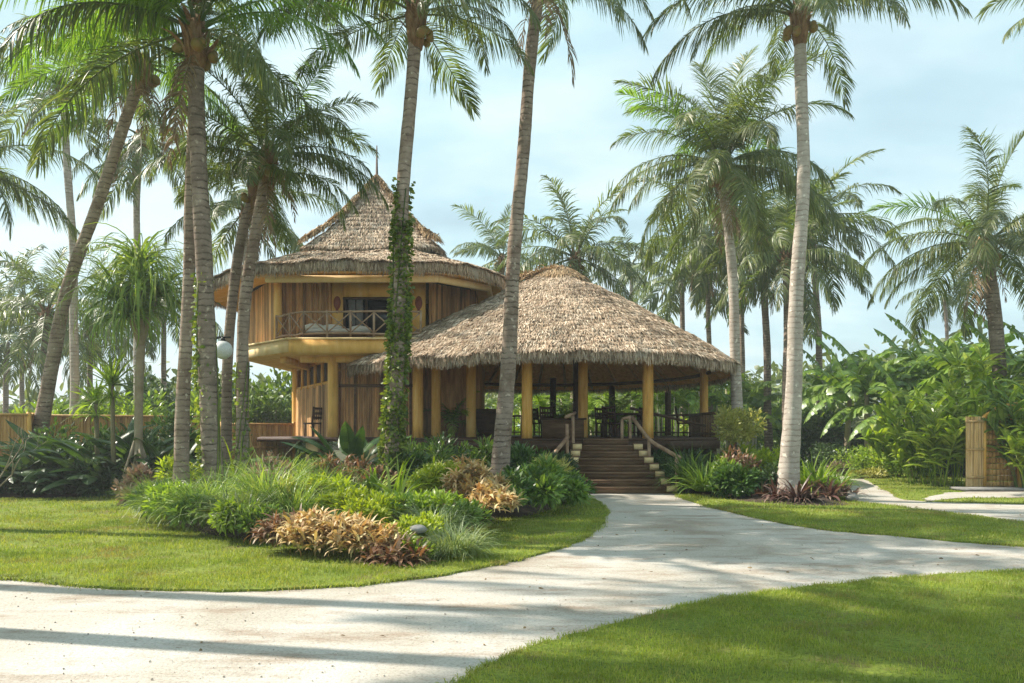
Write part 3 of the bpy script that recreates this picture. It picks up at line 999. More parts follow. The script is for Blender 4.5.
# rustic balcony rail
rail = MB()
def railrun(mb, a, b, n, z0, h=.82):
    a, b = np.array(a), np.array(b)
    g = np.random.default_rng(5)
    for t in np.linspace(0, 1, n + 1):
        p = a + (b - a) * t
        mb.tube([[*p, z0], [*p, z0 + h + .04]], .035, 7)
    for z in (z0 + h, z0 + .16):
        pts = [[*(a + (b - a) * t), z + g.normal(0, .012)] for t in np.linspace(0, 1, 7)]
        mb.tube(pts, .032, 7)
    for i in range(n):
        p, q = a + (b - a) * i / n, a + (b - a) * (i + 1) / n
        mb.tube([[*p, z0 + .18], [*q, z0 + h - .02]], .02, 6)
        mb.tube([[*p, z0 + h - .02], [*q, z0 + .18]], .02, 6)
railrun(rail, (-7.42, 25.2), (-6.28, 24.12), 2, UF)
railrun(rail, (-6.28, 24.12), (-2.75, 24.12), 5, UF)
rail.build('balcony_rail', M['wood_grey'], house, smooth=True)
# ground floor
for (x, y, r) in ((X(333, 25.0), 25.0, .17), (X(296, 30.3), 30.3, .15), (-1.3, 25.4, .16)):
    post((x, y), DECK, 3.9, r, M['yellow'], house, 'column', 16)
gx = X(333, 25.0)
bx_ = X(296, 30.3)
mb = MB()
bamboo_wall(mb, (bx_ + .1, 30.1), (gx - .08, 25.2), DECK, 3.1, .12, 6, jit=.03)
mb.build('bamboo_panel', M['bamboo'], house)
mb = MB()
dirv = np.array([gx - bx_, 25.0 - 30.3]); dirv /= np.linalg.norm(dirv)
nv = np.array([dirv[1], -dirv[0]])
for t in np.linspace(.05, .96, 6):
    p = np.array([bx_, 30.3]) + t * np.array([gx - bx_, -5.3]) + nv * .03
    mb.box((*p, 3.45), (.1, .1, .84))
for z in (3.12, 3.84):
    mb.beam([bx_ + .1, 30.1, z], [gx - .05, 25.1, z], .1, .09)
vf = mb.build('vent_frame', M['pole'], house)
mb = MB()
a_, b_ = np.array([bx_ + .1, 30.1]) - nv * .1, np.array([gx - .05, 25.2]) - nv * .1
mb.add([[*a_, 3.1], [*b_, 3.1], [*b_, 3.85], [*a_, 3.85]], [[0, 1, 2, 3]])  # dark sheet standing for the shade inside the vent slots
mb.build('vent_shade', M['wood_dark'], vf)
mb = MB()
bamboo_wall(mb, (gx + .18, 25.3), (-3.05, 25.3), DECK, 3.88, .075, 7)
mb.build('bamboo_panel', M['bamboo_red'], house)
mb = MB()
mb.beam([gx + .15, 25.22, 3.0], [-3.05, 25.22, 3.0], .06, .09)
for x in (-4.95, -4.1, -3.2):
    mb.box((x, 25.225, 2.6), (.07, .07, 2.5))
mb.build('batten', M['wood'], house)
mb = MB()
mb.box((-2.05, 26.2, 2.6), (2.0, .12, 2.5)); mb.box((-1.1, 28.4, 2.6), (.12, 4.3, 2.5)); mb.box((-4.6, 30.8, 2.6), (7.0, .12, 2.5))
mb.build('inner_wall', M['bamboo_red'], house)
# terrace on piers
mb = MB()
terr = [(-7.75, 24.3), (-3.0, 24.3), (-3.0, 31.2), (-8.8, 31.2), (-8.8, 28)]
mb.prism(terr, DECK - .12, DECK - .005)
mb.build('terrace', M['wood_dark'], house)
for (x, y) in ((-6.15, 24.7), (-4.4, 24.8), (-8.3, 28.5), (-3.6, 24.7), (-7.3, 30.5), (-5.5, 29.8)):
    mb = MB(); mb.box((x, y, .61), (.34, .34, 1.22))
    mb.build('pier', M['yellow_pale'], house)

# daybed on the balcony
db = empty('daybed', (-5.5, 25.0, UF), 'low daybed with crumpled white cushions on the balcony', 'daybed')
mb = MB()
mb.box((-5.5, 25.1, UF + .22), (2.2, .85, .07))
for sx_ in (-6.5, -4.5):
    for sy_ in (24.76, 25.44):
        mb.box((sx_, sy_, UF + .095), (.07, .07, .19))
mb.build('frame', M['wood'], db)
mb = MB(); mb.ball((-5.5, 25.1, UF + .33), (1.08, .42, .10), 16, 8, .06, 2)
mb.build('mattress', M['linen'], db, smooth=True)
for k, (x, zz) in enumerate(((-6.2, .46), (-5.65, .44), (-4.75, .40))):
    mb = MB(); mb.ball((x, 25.05, UF + zz), (.34, .22, .12), 12, 8, .09, k + 3)
    mb.build('cushion', M['linen'], db, smooth=True)

# ------------------------------------------------------------------ round pavilion
pc = np.array([1.5, 26.4])
pav = empty('thatched_pavilion', (pc[0], pc[1], 0), 'open round pavilion under a broad grey thatched roof on yellow posts', 'pavilion')
RP = 5.75
ang = np.arange(8) / 8 * 2 * math.pi + math.pi / 8
ocx = np.stack([pc[0] + .05 + RP * 1.06 * np.cos(ang), pc[1] + RP * 1.06 * np.sin(ang)], 1)
for i_ in range(8):                                        # the eave runs on in front of the house
    if ocx[i_, 0] < -3.5:
        ocx[i_] = (-5.35, 24.15) if ocx[i_, 1] < pc[1] else (-5.2, 29.2)
pe, per2 = resample(chaikin(ocx, 2, .24), NE)
pa = np.array([X(561, 26.4), 26.4])
pa_ = np.broadcast_to(pa, pe.shape)
zs = [(0, 3.74), (.25, 4.62), (.5, 5.45), (.75, 6.2), (.9, 6.66), (.975, 6.86)]
sagz = .032 * np.clip(pe[:, 1] - 20.8, 0, 12)              # the eave sinks a little towards the back
proof = Roof([(lerp(pe, pa_, t), z - sagz * (1 - t)) for t, z in zs], lump=.05)
mb = MB()
proof.base(mb, -.06)
pr = mb.build('roof', M['thatch_base'], pav)
mb = MB()
proof.straw(mb, 80000, .27, .022, .03, seed=21, course=40, facing=lambda p: p[:, 1] < 27.6)
proof.fringe(mb, 26000, .28, .022, seed=22, thick=.16)
mb.build('thatch', M['thatch'], pr)
mb = MB()
capR = Roof([(lerp(pe, pa_, .86), 6.57), (lerp(pe, pa_, .93), 6.84), (lerp(pe, pa_, .995), 7.0)], lump=.02)
capR.straw(mb, 2600, .34, .026, .05, seed=23)
g = np.random.default_rng(24)
n = 900
t = g.uniform(0, 1, n)
p_ = np.c_[pa[0] - 1.45 * t + g.normal(0, .06, n), np.full(n, 26.4) + g.normal(0, .12, n), 6.95 - .34 * t + g.normal(0, .05, n)]
d_ = nrm(np.c_[g.normal(-.3, .5, n), -g.uniform(.3, 1, n), g.uniform(-.7, .1, n)])
l_ = g.uniform(.15, .4, n)[:, None]
w_ = nrm(np.cross(d_, g.normal(size=(n, 3)))) * .013
mb.strips(np.stack([p_, p_ + d_ * l_ * .5 + [0, 0, .04], p_ + d_ * l_], 1), np.stack([w_, w_, w_ * .3], 1))
mb.build('ridge_cap', M['thatch_warm'], pr)
# lining and rafters below the thatch
lin = Roof([(lerp(pe, pa_, t), z - .24 - .08 * min(1, t * 4) - sagz * (1 - t)) for t, z in zs], lump=0)
mb = MB()
lin.base(mb, 0)
mb.build('lining', M['soffit'], pav)
mb = MB()
for k in range(0, NE, 6):
    pts = [[*lerp(pe[k], pa, t), z - .37 - sagz[k] * (1 - t)] for t, z in ((.05, 3.93), (.25, 4.62), (.5, 5.45), (.9, 6.6))]
    mb.tube(pts, .05, 6)
mb.build('rafter', M['bamboo_gold'], pav, smooth=True)
mb = MB()
ring = lerp(pe, pa_, .12)
pts = np.c_[ring, 3.66 - sagz * .88]
mb.tube(np.concatenate([pts, pts[:1]]), .06, 6, cap=False)
mb.build('ring_beam', M['wood'], pav, smooth=True)
# posts
for (px, Y, r) in ((418, 24.0, .16), (436, 24.9, .145), (527, 22.45, .15), (648, 22.55, .155), (704, 26.8, .14), (583, 24.6, .15)):
    post((X(px, Y), Y), DECK, 3.75 if Y > 22.8 else 3.62, r, M['pole'], pav, 'post')
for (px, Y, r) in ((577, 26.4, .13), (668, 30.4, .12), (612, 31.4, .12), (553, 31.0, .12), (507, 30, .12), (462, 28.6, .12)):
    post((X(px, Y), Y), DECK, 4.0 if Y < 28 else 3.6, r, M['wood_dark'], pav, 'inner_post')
# deck
mb = MB()
dk = [(-3.0, 23.6), (-1.2, 22.25), (4.4, 22.25), (6.2, 24), (6.4, 28.5), (4.6, 31), (-1.0, 31.2), (-3.0, 29.5)]
mb.prism(dk, DECK - .07, DECK)
deck = mb.build('deck', M['wood_dark'], pav)
mb = MB()
for i in range(4):
    a, b = dk[i], dk[i + 1]
    mb.beam([*a, DECK - .2], [*b, DECK - .2], .08, .255)
mb.build('rim_board', M['wood_dark'], deck)
for (x, y) in ((-2.8, 23.9), (-1.1, 22.6), (.6, 22.6), (4.3, 22.6), (6.0, 24.2), (6.2, 28), (-1, 27), (2, 27)):
    mb = MB(); mb.box((x, y, .6), (.3, .3, 1.2))
    mb.build('pier', M['wood_dark'], pav)
mb = MB()
a_, b_, c_, d_ = (-2.9, 24.2), (-1.1, 23.2), (4.3, 23.2), (6.0, 24.5)
for p_, q_ in ((a_, b_), (b_, c_), (c_, d_)):
    bamboo_wall(mb, p_, q_, .05, DECK - .1, .11, 9)
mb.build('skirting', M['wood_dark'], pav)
# balustrade round the back
mb = MB()
for i in range(3, 7):
    a, b = np.array(dk[i]) * .985 + pc * .015, np.array(dk[i + 1]) * .985 + pc * .015
    n = int(np.linalg.norm(b - a) / .24)
    for t in np.linspace(0, 1, n):
        p = a + (b - a) * t
        mb.tube([[*p, DECK], [*p, DECK + .72]], .025, 5)
    mb.beam([*a, DECK + .75], [*b, DECK + .75], .09, .07)
    mb.beam([*a, DECK + .12], [*b, DECK + .12], .05, .05)
mb.build('balustrade', M['wood'], pav)

# stairs: treads fan out towards the drive, pale blocks on both cheeks
NS = 8
st = MB()
blk = []
for i in range(NS):
    t = i / (NS - 1)
    y0 = 20.35 + (22.25 - 20.35) * i / NS
    z1 = DECK * (i + 1) / NS - (0.004 if i == NS - 1 else 0)
    xl = 1.52 + .46 * t
    xr = 3.92 - .72 * t
    st.prism([(xl, y0), (xr, y0), (xr, 22.22), (xl, 22.22)], max(.004, z1 - .17), z1)
    st.box(((xl + xr) / 2, y0 - .012, z1 - .025), (xr - xl, .04, .05))
    blk.append((xl, xr, y0, z1))
stairs = st.build('staircase', M['wood'], pav)
for i, (xl, xr, y0, z1) in enumerate(blk[:7]):
    for s, x in ((-1, xl), (1, xr)):
        mb = MB()
        mb.box((x + s * .135, y0 + .16, z1 / 2 + .03), (.25, .30, z1 + .05))
        mb.build('cheek_block', M['wood'], stairs)
        mb = MB()
        mb.box((x + s * .135, y0 + .0, z1 - .045), (.24, .035, .14))
        mb.build('block_face', M['cream'], stairs)
# handrails
def rail_run(pts, posts, name='handrail'):
    mb = MB()
    mb.tube(catmull(pts, 3), .052, 8)
    for (p, z0) in posts:
        mb.tube([[p[0], p[1], z0], [p[0] + .01, p[1], (z0 + p[2]) / 2], [p[0], p[1], p[2]]], [.047, .043, .045], 7)
    mb.build(name, M['wood_grey'], stairs, smooth=True)
PL = lambda px, py, Y: P(px, py, Y)
rail_run([PL(568, 437, 21.5), PL(558, 449, 20.8), PL(549, 460, 20.2)], [(PL(549.5, 460, 20.2), 0), (PL(567, 424, 21.5), 0), (PL(573, 414, 22.2), 0.3)])
mb = MB(); mb.tube([PL(566, 417, 21.5), PL(575, 413, 22.3)], .05, 7); mb.build('handrail', M['wood_grey'], stairs, smooth=True)
rail_run([PL(632, 417, 22.3), PL(649, 439, 21.5), PL(664, 449, 20.9), PL(680, 458, 20.3)], [(PL(676.5, 457, 20.35), 0), (PL(649, 440, 21.45), 0), (PL(630, 416, 22.3), 0.4)])
mb = MB(); mb.tube([PL(622, 419, 22.3), PL(622, 452, 22.3)], .045, 7); mb.tube([PL(622, 419, 22.3), PL(631, 417, 22.3)], .045, 7)
mb.build('handrail', M['wood_grey'], stairs, smooth=True)
mb = MB()
mb.beam([3.35, 22.6, DECK + .85], [5.9, 24.4, DECK + .35], .07, .07)
mb.build('side_rail', M['wood_dark'], pav)

# furniture in the pavilion
def chair_mesh():
    s, b, l = MB(), MB(), []
    s.box((0, 0, .44), (.44, .44, .05))
    for x in (-.2, .2):
        b.beam([x, .2, .44], [x, .27, .98], .045, .045)
    for z in (.62, .76, .92):
        b.beam([-.2, .21 + (z - .44) * .13, z], [.2, .21 + (z - .44) * .13, z], .03, .075)
    for x in (-.13, -.04, .05, .13):
        b.beam([x, .225, .55], [x, .26, .9], .03, .025)
    lg = MB(); lg.tube([[0, 0, 0], [0, 0, .42]], [.02, .028], 6)
    return s.mesh('seat', M['wood_dark']), b.mesh('backrest', M['wood_dark']), lg.mesh('leg', M['wood_dark'])
CH = chair_mesh()


def chair(x, y, rz, z, label):
    c = empty('dining_chair', (x, y, z), label, 'chair', 'dark wooden dining chairs')
    c.rotation_euler = (0, 0, rz)
    inst('seat', CH[0], c, (0, 0, 0)); inst('backrest', CH[1], c, (0, 0, 0))
    for sx_ in (-.18, .18):
        for sy_ in (-.18, .18):
            inst('leg', CH[2], c, (sx_, sy_, 0))


chair(X(612, 25), 25.0, 2.6, DECK, 'dark slat back chair standing behind the top of the stairs')
chair(X(604, 26.6), 26.6, .3, DECK, 'dark slat back chair at the far side of the pavilion table')
chair(X(636, 26.4), 26.4, -1.2, DECK, 'dark slat back chair beside the yellow corner post')
chair(X(548, 25.6), 25.6, 2.9, DECK, 'dark slat back chair beside the pavilion counter')
chair(X(541, 27.5), 27.5, 1.0, DECK, 'dark slat back chair behind the pavilion counter')
chair(X(684, 25.6), 25.6, 1.4, DECK, 'dark slat back chair at the open end of the pavilion')
chair(X(313, 26.2), 26.2, -2.2, DECK, 'wooden chair on the terrace by the bamboo wall')
t = empty('dining_table', (X(622, 25.8), 25.8, DECK), 'dark wooden dining table under the pavilion roof', 'table')
mb = MB(); mb.box((X(622, 25.8), 25.8, DECK + .74), (1.3, .9, .05)); mb.build('table_top', M['wood_dark'], t)
for sx_ in (-.58, .58):
    for sy_ in (-.38, .38):
        mb = MB(); mb.box((X(622, 25.8) + sx_, 25.8 + sy_, DECK + .357), (.07, .07, .714)); mb.build('leg', M['wood_dark'], t)
xc = X(566, 24.4)
t = empty('counter', (xc, 24.4, DECK), 'brown timber counter between the posts of the pavilion', 'counter')
mb = MB(); mb.box((xc - .1, 24.4, DECK + .27), (1.25, .5, .54)); mb.build('front_panel', M['wood'], t)
mb = MB(); mb.box((xc - .1, 24.4, DECK + .565), (1.4, .6, .05)); mb.build('counter_top', M['wood_dark'], t)
mb = MB(); mb.box((X(487, 26), 26, DECK + .45), (1.0, .5, .9)); mb.box((X(487, 26), 25.73, DECK + .45), (.9, .03, .75))
tag(mb.build('cabinet', M['wood_dark']), 'low dark cabinet in the shade behind the tall bare trunk', 'cabinet')

# ------------------------------------------------------------------ fences, gate, lamp, stones
def fence(name, pts, z1, label, seed):
    f = empty(name, (*pts[0], 0), label, 'fence', 'bamboo garden fences')
    for i in range(len(pts) - 1):
        a, b = np.array(pts[i]), np.array(pts[i + 1])
        mb = MB(); bamboo_wall(mb, a, b, 0.0, z1, .06, seed + i, top=.02)
        mb.build('panel', M['bamboo_gold'], f)
        mb = MB()
        d_ = (b - a) / np.linalg.norm(b - a)
        nn = np.array([d_[1], -d_[0]]) * .06
        for z in (z1 - .02, z1 * .55):
            mb.tube([[*(a + nn), z], [*(b + nn), z]], .035, 7)
        mb.build('rail', M['bamboo_gold'], f, smooth=True)
    for p in pts:
        post(p, 0, z1 + .06, .06, M['pole'], f, 'post', 8)


fence('bamboo_fence', [(-17, 21.3), (X(29, 21.6), 21.6), (X(34, 23), 23.0), (X(210, 26), 26.0)], 2.05, 'long tan bamboo fence behind the dark leafy border', 31)
fence('bamboo_fence', [(X(222, 27), 27.0), (X(294, 28.2), 28.2)], 1.82, 'short golden bamboo fence next to the house terrace', 41)

gt = empty('garden_gate', (X(985, 21.6), 21.6, 0), 'woven bamboo gate with curved top set in the greenery', 'gate')
gx0, gx1 = X(966, 21.5), X(983, 21.5)
mb = MB()
bamboo_wall(mb, (gx0, 21.5), (gx1, 21.5), 0, 1.98, .05, 51)
for z in (.35, 1.1, 1.85):
    mb.box(((gx0 + gx1) / 2, 21.45, z), (gx1 - gx0, .03, .06))
mb.build('side_panel', M['bamboo_light'], gt)
mb = MB()
g = np.random.default_rng(1)
for i in range(13):
    z = .08 + i * .16
    for k in range(9):
        x0 = X(986, 21.6) + k * .1
        topz = 2.05 + .32 * math.sin(math.pi * min(1, (k + 1.0) / 7) * .55)
        if z + .16 < topz:
            mb.box((x0 + .05, 21.62 + .012 * ((i + k) % 2), z + .075), (.098, .025, .145))
mb.build('woven_panel', M['bamboo_gold'], gt)
mb = MB()
pts = [[X(984, 21.58) + .95 * t, 21.57, 1.98 + .34 * math.sin(math.pi * t * .62)] for t in np.linspace(0, 1, 12)]
mb.tube(pts, .05, 7)
for x in (X(984, 21.58), X(984, 21.58) + .95):
    mb.tube([[x, 21.57, 0], [x, 21.57, 2.0 if x < 13 else 2.3]], .055, 8)
mb.build('frame', M['pole'], gt, smooth=True)
mb = MB()
mb.box((X(988, 21), 20.95, .085), (1.7, .7, .06))
tag(mb.build('threshold_slab', M['stone']), 'flat grey stone slab at the foot of the bamboo gate', 'slab')

lampo = P(223, 350, 16.3)
lp = empty('globe_lamp', lampo, 'white globe lamp hanging from an iron arm between two trunks', 'lamp')
lm, lnt, lout = newmat('frosted_globe')
lb = nd(lnt, 'ShaderNodeBsdfPrincipled', Roughness=.35)
lno = nd(lnt, 'ShaderNodeTexVoronoi', Scale=26.0)
lc = ramp(lnt, [(.45, .46, .45), (.78, .80, .79)], lno.outputs[0])
lnt.links.new(lc, lb.inputs['Base Color']); lnt.links.new(lb.outputs[0], lout.inputs[0])
mb = MB(); mb.ball(lampo, .19, 20, 14); mb.build('globe', lm, lp, smooth=True)
mb = MB(); mb.tube([lampo + [0, 0, .18], lampo + [0, 0, .27]], [.06, .03], 8)
mb.tube([lampo + [-.34, 0, .26], lampo + [.16, 0, .26]], .018, 6)
mb.tube([lampo + [-.34, 0, .05], lampo + [-.2, 0, .2], lampo + [-.05, 0, .26]], .014, 6)
mb.build('bracket', M['iron'], lp)

for (px, py, r, lab) in ((687, 489, .20, 'small grey boulder nearest the handrail foot'), (713, 490, .24, 'larger round grey boulder near the stairs, by the leafy bed'),
                         (766, 490, .16, 'pale stone between the maroon rosettes and green leaves'), (418, 524, .10, 'flat grey stone showing between lime foliage and the silvery grass'),
                         (852, 502, .12, 'small stone at the edge of the footpath')):
    x, y = G(px, py)
    z = .1
    if px == 418:
        y = 10.3; x = X(px, y); z = P(px, py, y)[2] - .07
    mb = MB(); mb.ball((0, 0, 0), (r * 1.25, r, r * (.55 if px == 418 else .85)), 14, 9, .12, int(px))
    o = mb.build('boulder', M['stone'], smooth=True)
    o.location = (x, y, z)
    tag(o, lab, 'stone', 'grey stones in the planting')
# ------------------------------------------------------------------ plant helpers
def ribbons(mb, base, phi, e0, L, droop, wd, k=5, pw=1.4, twist=.25, g=rng, tip=.06, belly=.35):
    """n arching straps; base (n,3), phi heading, e0 start angle, droop = total bend"""
    n = len(phi)
    t = np.linspace(0, 1, k)
    ang = e0[:, None] - droop[:, None] * t[None] ** pw
    ds = L[:, None] / (k - 1)
    h = np.concatenate([np.zeros((n, 1)), np.cumsum(np.cos((ang[:, :-1] + ang[:, 1:]) / 2) * ds, 1)], 1)
    z = np.concatenate([np.zeros((n, 1)), np.cumsum(np.sin((ang[:, :-1] + ang[:, 1:]) / 2) * ds, 1)], 1)
    C = np.stack([base[:, None, 0] + np.cos(phi)[:, None] * h, base[:, None, 1] + np.sin(phi)[:, None] * h, base[:, None, 2] + z], -1)
    tw = phi + math.pi / 2 + g.normal(0, twist, n)
    wv = np.stack([np.cos(tw), np.sin(tw), g.normal(0, twist, n)], -1)
    prof = np.minimum(1, .55 + t / belly * .45) * np.clip((1 - t) / (1 - belly), tip, 1) ** .8
    W = wv[:, None] * (wd[:, None] * prof[None] / 2)[..., None]
    mb.strips(C, W)


def tuft(mb, c, h, n, wd, spread=.25, e=(35, 88), droop=(40, 110), k=5, g=rng):
    """clump of long arching grass"""
    r = spread * np.sqrt(g.uniform(0, 1, n))
    a = g.uniform(0, 2 * math.pi, n)
    base = np.stack([c[0] + r * np.cos(a), c[1] + r * np.sin(a), np.full(n, c[2])], 1)
    phi = a + g.normal(0, .7, n)
    ribbons(mb, base, phi, np.radians(g.uniform(*e, n)), h * g.uniform(.55, 1.25, n), np.radians(g.uniform(*droop, n)), wd * g.uniform(.6, 1.3, n), k, g=g)


def leafcloud(mb, p, d, L, wd, g=rng, bend=.3):
    """lance-shaped leaves at p growing along d"""
    n = len(p)
    d = nrm(d)
    ref = g.normal(size=(n, 3))
    w_ = nrm(np.cross(d, ref))
    no = np.cross(w_, d)
    no *= np.sign(no[:, 2:3] + 1e-9)
    L = L[:, None]
    c = np.stack([p, p + d * L * .38 + no * L * .04, p + d * L * .72 - no * L * bend * .15, p + d * L - no * L * bend * .5], 1)
    ww = w_ * wd[:, None] / 2
    mb.strips(c, np.stack([ww * .25, ww, ww * .75, ww * .05], 1))


def bush(mb, c, s, n, L, wd, lobes=9, g=rng, up=.35, fill=.55, zmin=.03):
    """leaves through the volume of several lobes; c = centre of the foot, s = (rx, ry, height)"""
    cs = []
    for _ in range(lobes):
        a, r = g.uniform(0, 6.283), math.sqrt(g.uniform(0, 1)) * .68
        zc = g.uniform(.28, .78) * (1 - .35 * r)
        cs.append((c[0] + s[0] * r * math.cos(a), c[1] + s[1] * r * math.sin(a), c[2] + s[2] * zc, g.uniform(.26, .46)))
    cs = np.array(cs)
    q = cs[g.integers(0, lobes, n)]
    v = nrm(g.normal(size=(n, 3)))
    rad = q[:, 3] * g.uniform(fill, 1.05, n)
    p = q[:, :3] + v * rad[:, None] * np.array([s[0], s[1], s[2] * .8])
    keep = p[:, 2] > c[2] + zmin
    p, v = p[keep], v[keep]
    d = v + np.array([0, 0, up]) + g.normal(0, .45, v.shape)
    leafcloud(mb, p, d, L * g.uniform(.6, 1.3, len(p)), wd * g.uniform(.6, 1.25, len(p)), g)


def blade(mb, base, phi, e0, L, wd, bend, torn=0.0, g=rng, nseg=14, petiole=.25, fold=.25):
    """one big leaf: petiole, midrib and side pieces (torn like banana if asked)"""
    t = np.linspace(0, 1, nseg + 1)
    ang = e0 - bend * t ** 1.3
    ds = L / nseg
    x = np.r_[0, np.cumsum(np.cos(ang[:-1]) * ds)]
    z = np.r_[0, np.cumsum(np.sin(ang[:-1]) * ds)]
    dirh = np.array([math.cos(phi), math.sin(phi), 0])
    T = dirh[None] * np.cos(ang)[:, None] + np.array([0, 0, 1.0]) * np.sin(ang)[:, None]
    side = np.array([-math.sin(phi), math.cos(phi), 0])
    U = np.cross(T, side) * -1
    mid = np.asarray(base) + dirh * x[:, None] + np.array([0, 0, 1.0]) * z[:, None]
    mb.tube(mid, np.linspace(.022, .005, nseg + 1) * max(1, wd / .35), 4, cap=False)
    tb = np.clip((t - petiole) / (1 - petiole), 0, 1)
    prof = wd / 2 * np.sin(np.clip(tb, 0, 1) ** .62 * math.pi) ** .62
    for s in (-1, 1):
        for i in range(nseg):
            if tb[i + 1] <= 0:
                continue
            fj = fold + (g.normal(0, torn) if torn else 0)
            gap = .12 * (g.uniform() < .45) if torn else 0.0
            o0 = side * s * math.cos(fj) + U[i] * math.sin(fj)
            a0, a1 = prof[i], prof[i + 1]
            m0, m1 = mid[i], mid[i] * gap + mid[i + 1] * (1 - gap)
            e0_ = m0 + o0 * a0 * .6 + T[i] * a0 * .12
            e1_ = m1 + o0 * a1 * .6 + T[i] * a1 * .12
            dz = np.array([0, 0, -1.0])
            f0 = e0_ + o0 * a0 * .4 + dz * a0 * (.16 + abs(fj) * .3)
            f1 = e1_ + o0 * a1 * .4 + dz * a1 * (.16 + abs(fj) * .3)
            mb.add([m0, m1, e1_, e0_, f1, f0], [[0, 1, 2, 3], [3, 2, 4, 5]])


# ------------------------------------------------------------------ coconut fronds (shared meshes)
def frond_mesh(name, e0, bend, L, nl, ll, wd, hang, seed, mat, segs=4, sway=.0, vee=.25, gapp=.05):
    g = np.random.default_rng(seed)
    mb = MB()
    n = 26
    t = np.linspace(0, 1, n)
    ang = e0 - bend * t ** 1.25
    ds = L / (n - 1)
    x = np.r_[0, np.cumsum(np.cos(ang[:-1]) * ds)]
    z = np.r_[0, np.cumsum(np.sin(ang[:-1]) * ds)]
    y = sway * t ** 2 * L * .25
    mid = np.stack([x, y, z], 1)
    T = nrm(np.gradient(mid, axis=0))
    mb.tube(mid, np.interp(t, [0, .08, .3, 1], [.06, .032, .02, .005]), 5, cap=False)
    tl = np.linspace(.13, .99, nl)
    for s in (-1, 1):
        tt = np.clip(tl + g.normal(0, .004, nl), .1, .995)
        keep = g.uniform(size=nl) > gapp
        for _ in range(g.integers(1, 4)):                # torn gaps
            c_ = g.uniform(.35, .98)
            keep &= ~((abs(tt - c_) < g.uniform(.008, .025)) & (g.uniform(size=nl) < .85))
        tt = tt[keep]
        m = len(tt)
        p = np.stack([np.interp(tt, t, mid[:, i]) for i in range(3)], 1)
        Tt = nrm(np.stack([np.interp(tt, t, T[:, i]) for i in range(3)], 1))
        S = nrm(np.cross(np.tile([0, 0, 1.0], (m, 1)), Tt) + 1e-6)
        U = np.cross(Tt, S)
        a = np.radians(np.interp(tt, [.1, .5, .85, 1], [72, 58, 40, 16])) + g.normal(0, .07, m)
        b = vee + g.normal(0, .15, m) + .18 * np.sin(tt * 13 + g.uniform(0, 6))
        d0 = Tt * np.cos(a)[:, None] + (S * (s * np.cos(b))[:, None] + U * np.sin(b)[:, None]) * np.sin(a)[:, None]
        ln = (1 + .14 * np.sin(tt * 23 + g.uniform(0, 6)) * np.sin(tt * 9)) * ll * np.interp(tt, [.1, .22, .45, .7, .9, 1], [.45, .8, 1.0, .88, .55, .32]) * g.uniform(.85, 1.1, m)
        hg = hang * g.uniform(.5, 1.5, m) * (1 + .35 * np.sin(tt * 17 + g.uniform(0, 6)))
        C = [p]
        d = d0
        for k in range(segs):
            d = nrm(d0 + np.array([0, 0, -1.0]) * (hg * ((k + .4) / segs) ** 1.2 * 2)[:, None])
            C.append(C[-1] + d * (ln / segs)[:, None])
        C = np.stack(C, 1)
        wv = nrm(Tt - (Tt * d0).sum(1, keepdims=True) * d0 + g.normal(0, .25, (m, 3)))
        prof = np.interp(np.linspace(0, 1, segs + 1), [0, .25, .7, 1], [.55, 1, .75, .08])
        W = wv[:, None] * (wd / 2 * prof)[None, :, None] * g.uniform(.75, 1.2, (m, 1, 1))
        mb.strips(C, W)
    me = mb.mesh(name, mat)
    return me


BUCK = [(84, 38, .30, .5), (68, 68, .55, .35), (50, 88, .85, .25), (32, 92, 1.15, .12), (12, 84, 1.4, .0), (-14, 64, 1.5, -.05), (-42, 42, 1.3, -.1)]
FR = {'near': [], 'mid': [], 'far': []}
for bi, (e, bd, hg, ve) in enumerate(BUCK):
    FR['near'].append([frond_mesh('frond', R(e), R(bd), 4.2, 118, 1.0, .034, hg, 100 + bi * 3 + k, M['frond_lime'] if (bi in (1, 2) and k == 2) else M['frond'],
                                  sway=(-.5, .4, .1)[k], vee=ve, gapp=.06) for k in range(3)])
    FR['mid'].append([frond_mesh('frond', R(e), R(bd), 4.2, 74, .98, .052, hg, 200 + bi * 3 + k, M['frond'], segs=3, sway=(-.5, .4)[k], vee=ve) for k in range(2)])
    FR['far'].append([frond_mesh('frond', R(e), R(bd), 4.2, 44, .98, .085, hg, 300 + bi * 3, M['frond_far'], segs=3, vee=ve)])
FR['lime'] = []  # near fronds again, half of them in the sunlit lime colour
for bk in FR['near']:
    row = []
    for me in bk:
        c_ = me.copy()
        c_.materials.clear()
        c_.materials.append(M['frond_lime'])
        row += [c_, me]
    FR['lime'].append(row)
DRY = [frond_mesh('dry_frond', R(-62), R(26), 3.2, 40, .7, .05, 1.3, 400, M['frond_dry'], gapp=.25),
       frond_mesh('dry_frond', R(-40), R(45), 3.0, 40, .7, .05, 1.3, 401, M['frond_dry'], gapp=.3)]
cm = MB(); cm.ball((0, 0, 0), (.12, .12, .15), 10, 8)
COCO = cm.mesh('coconut', M['coco'], smooth=True)
TRUNKS = {}


def trunk_pts(pts, Y0, Y1):
    """photo points base -> top, the base on the ground"""
    k = len(pts)
    w = []
    for i, (px, py) in enumerate(pts):
        Y = Y0 + (Y1 - Y0) * i / (k - 1)
        w.append([X(px, Y), Y, 0.0] if i == 0 else list(P(px, py, Y)))
    return catmull(w, 10)


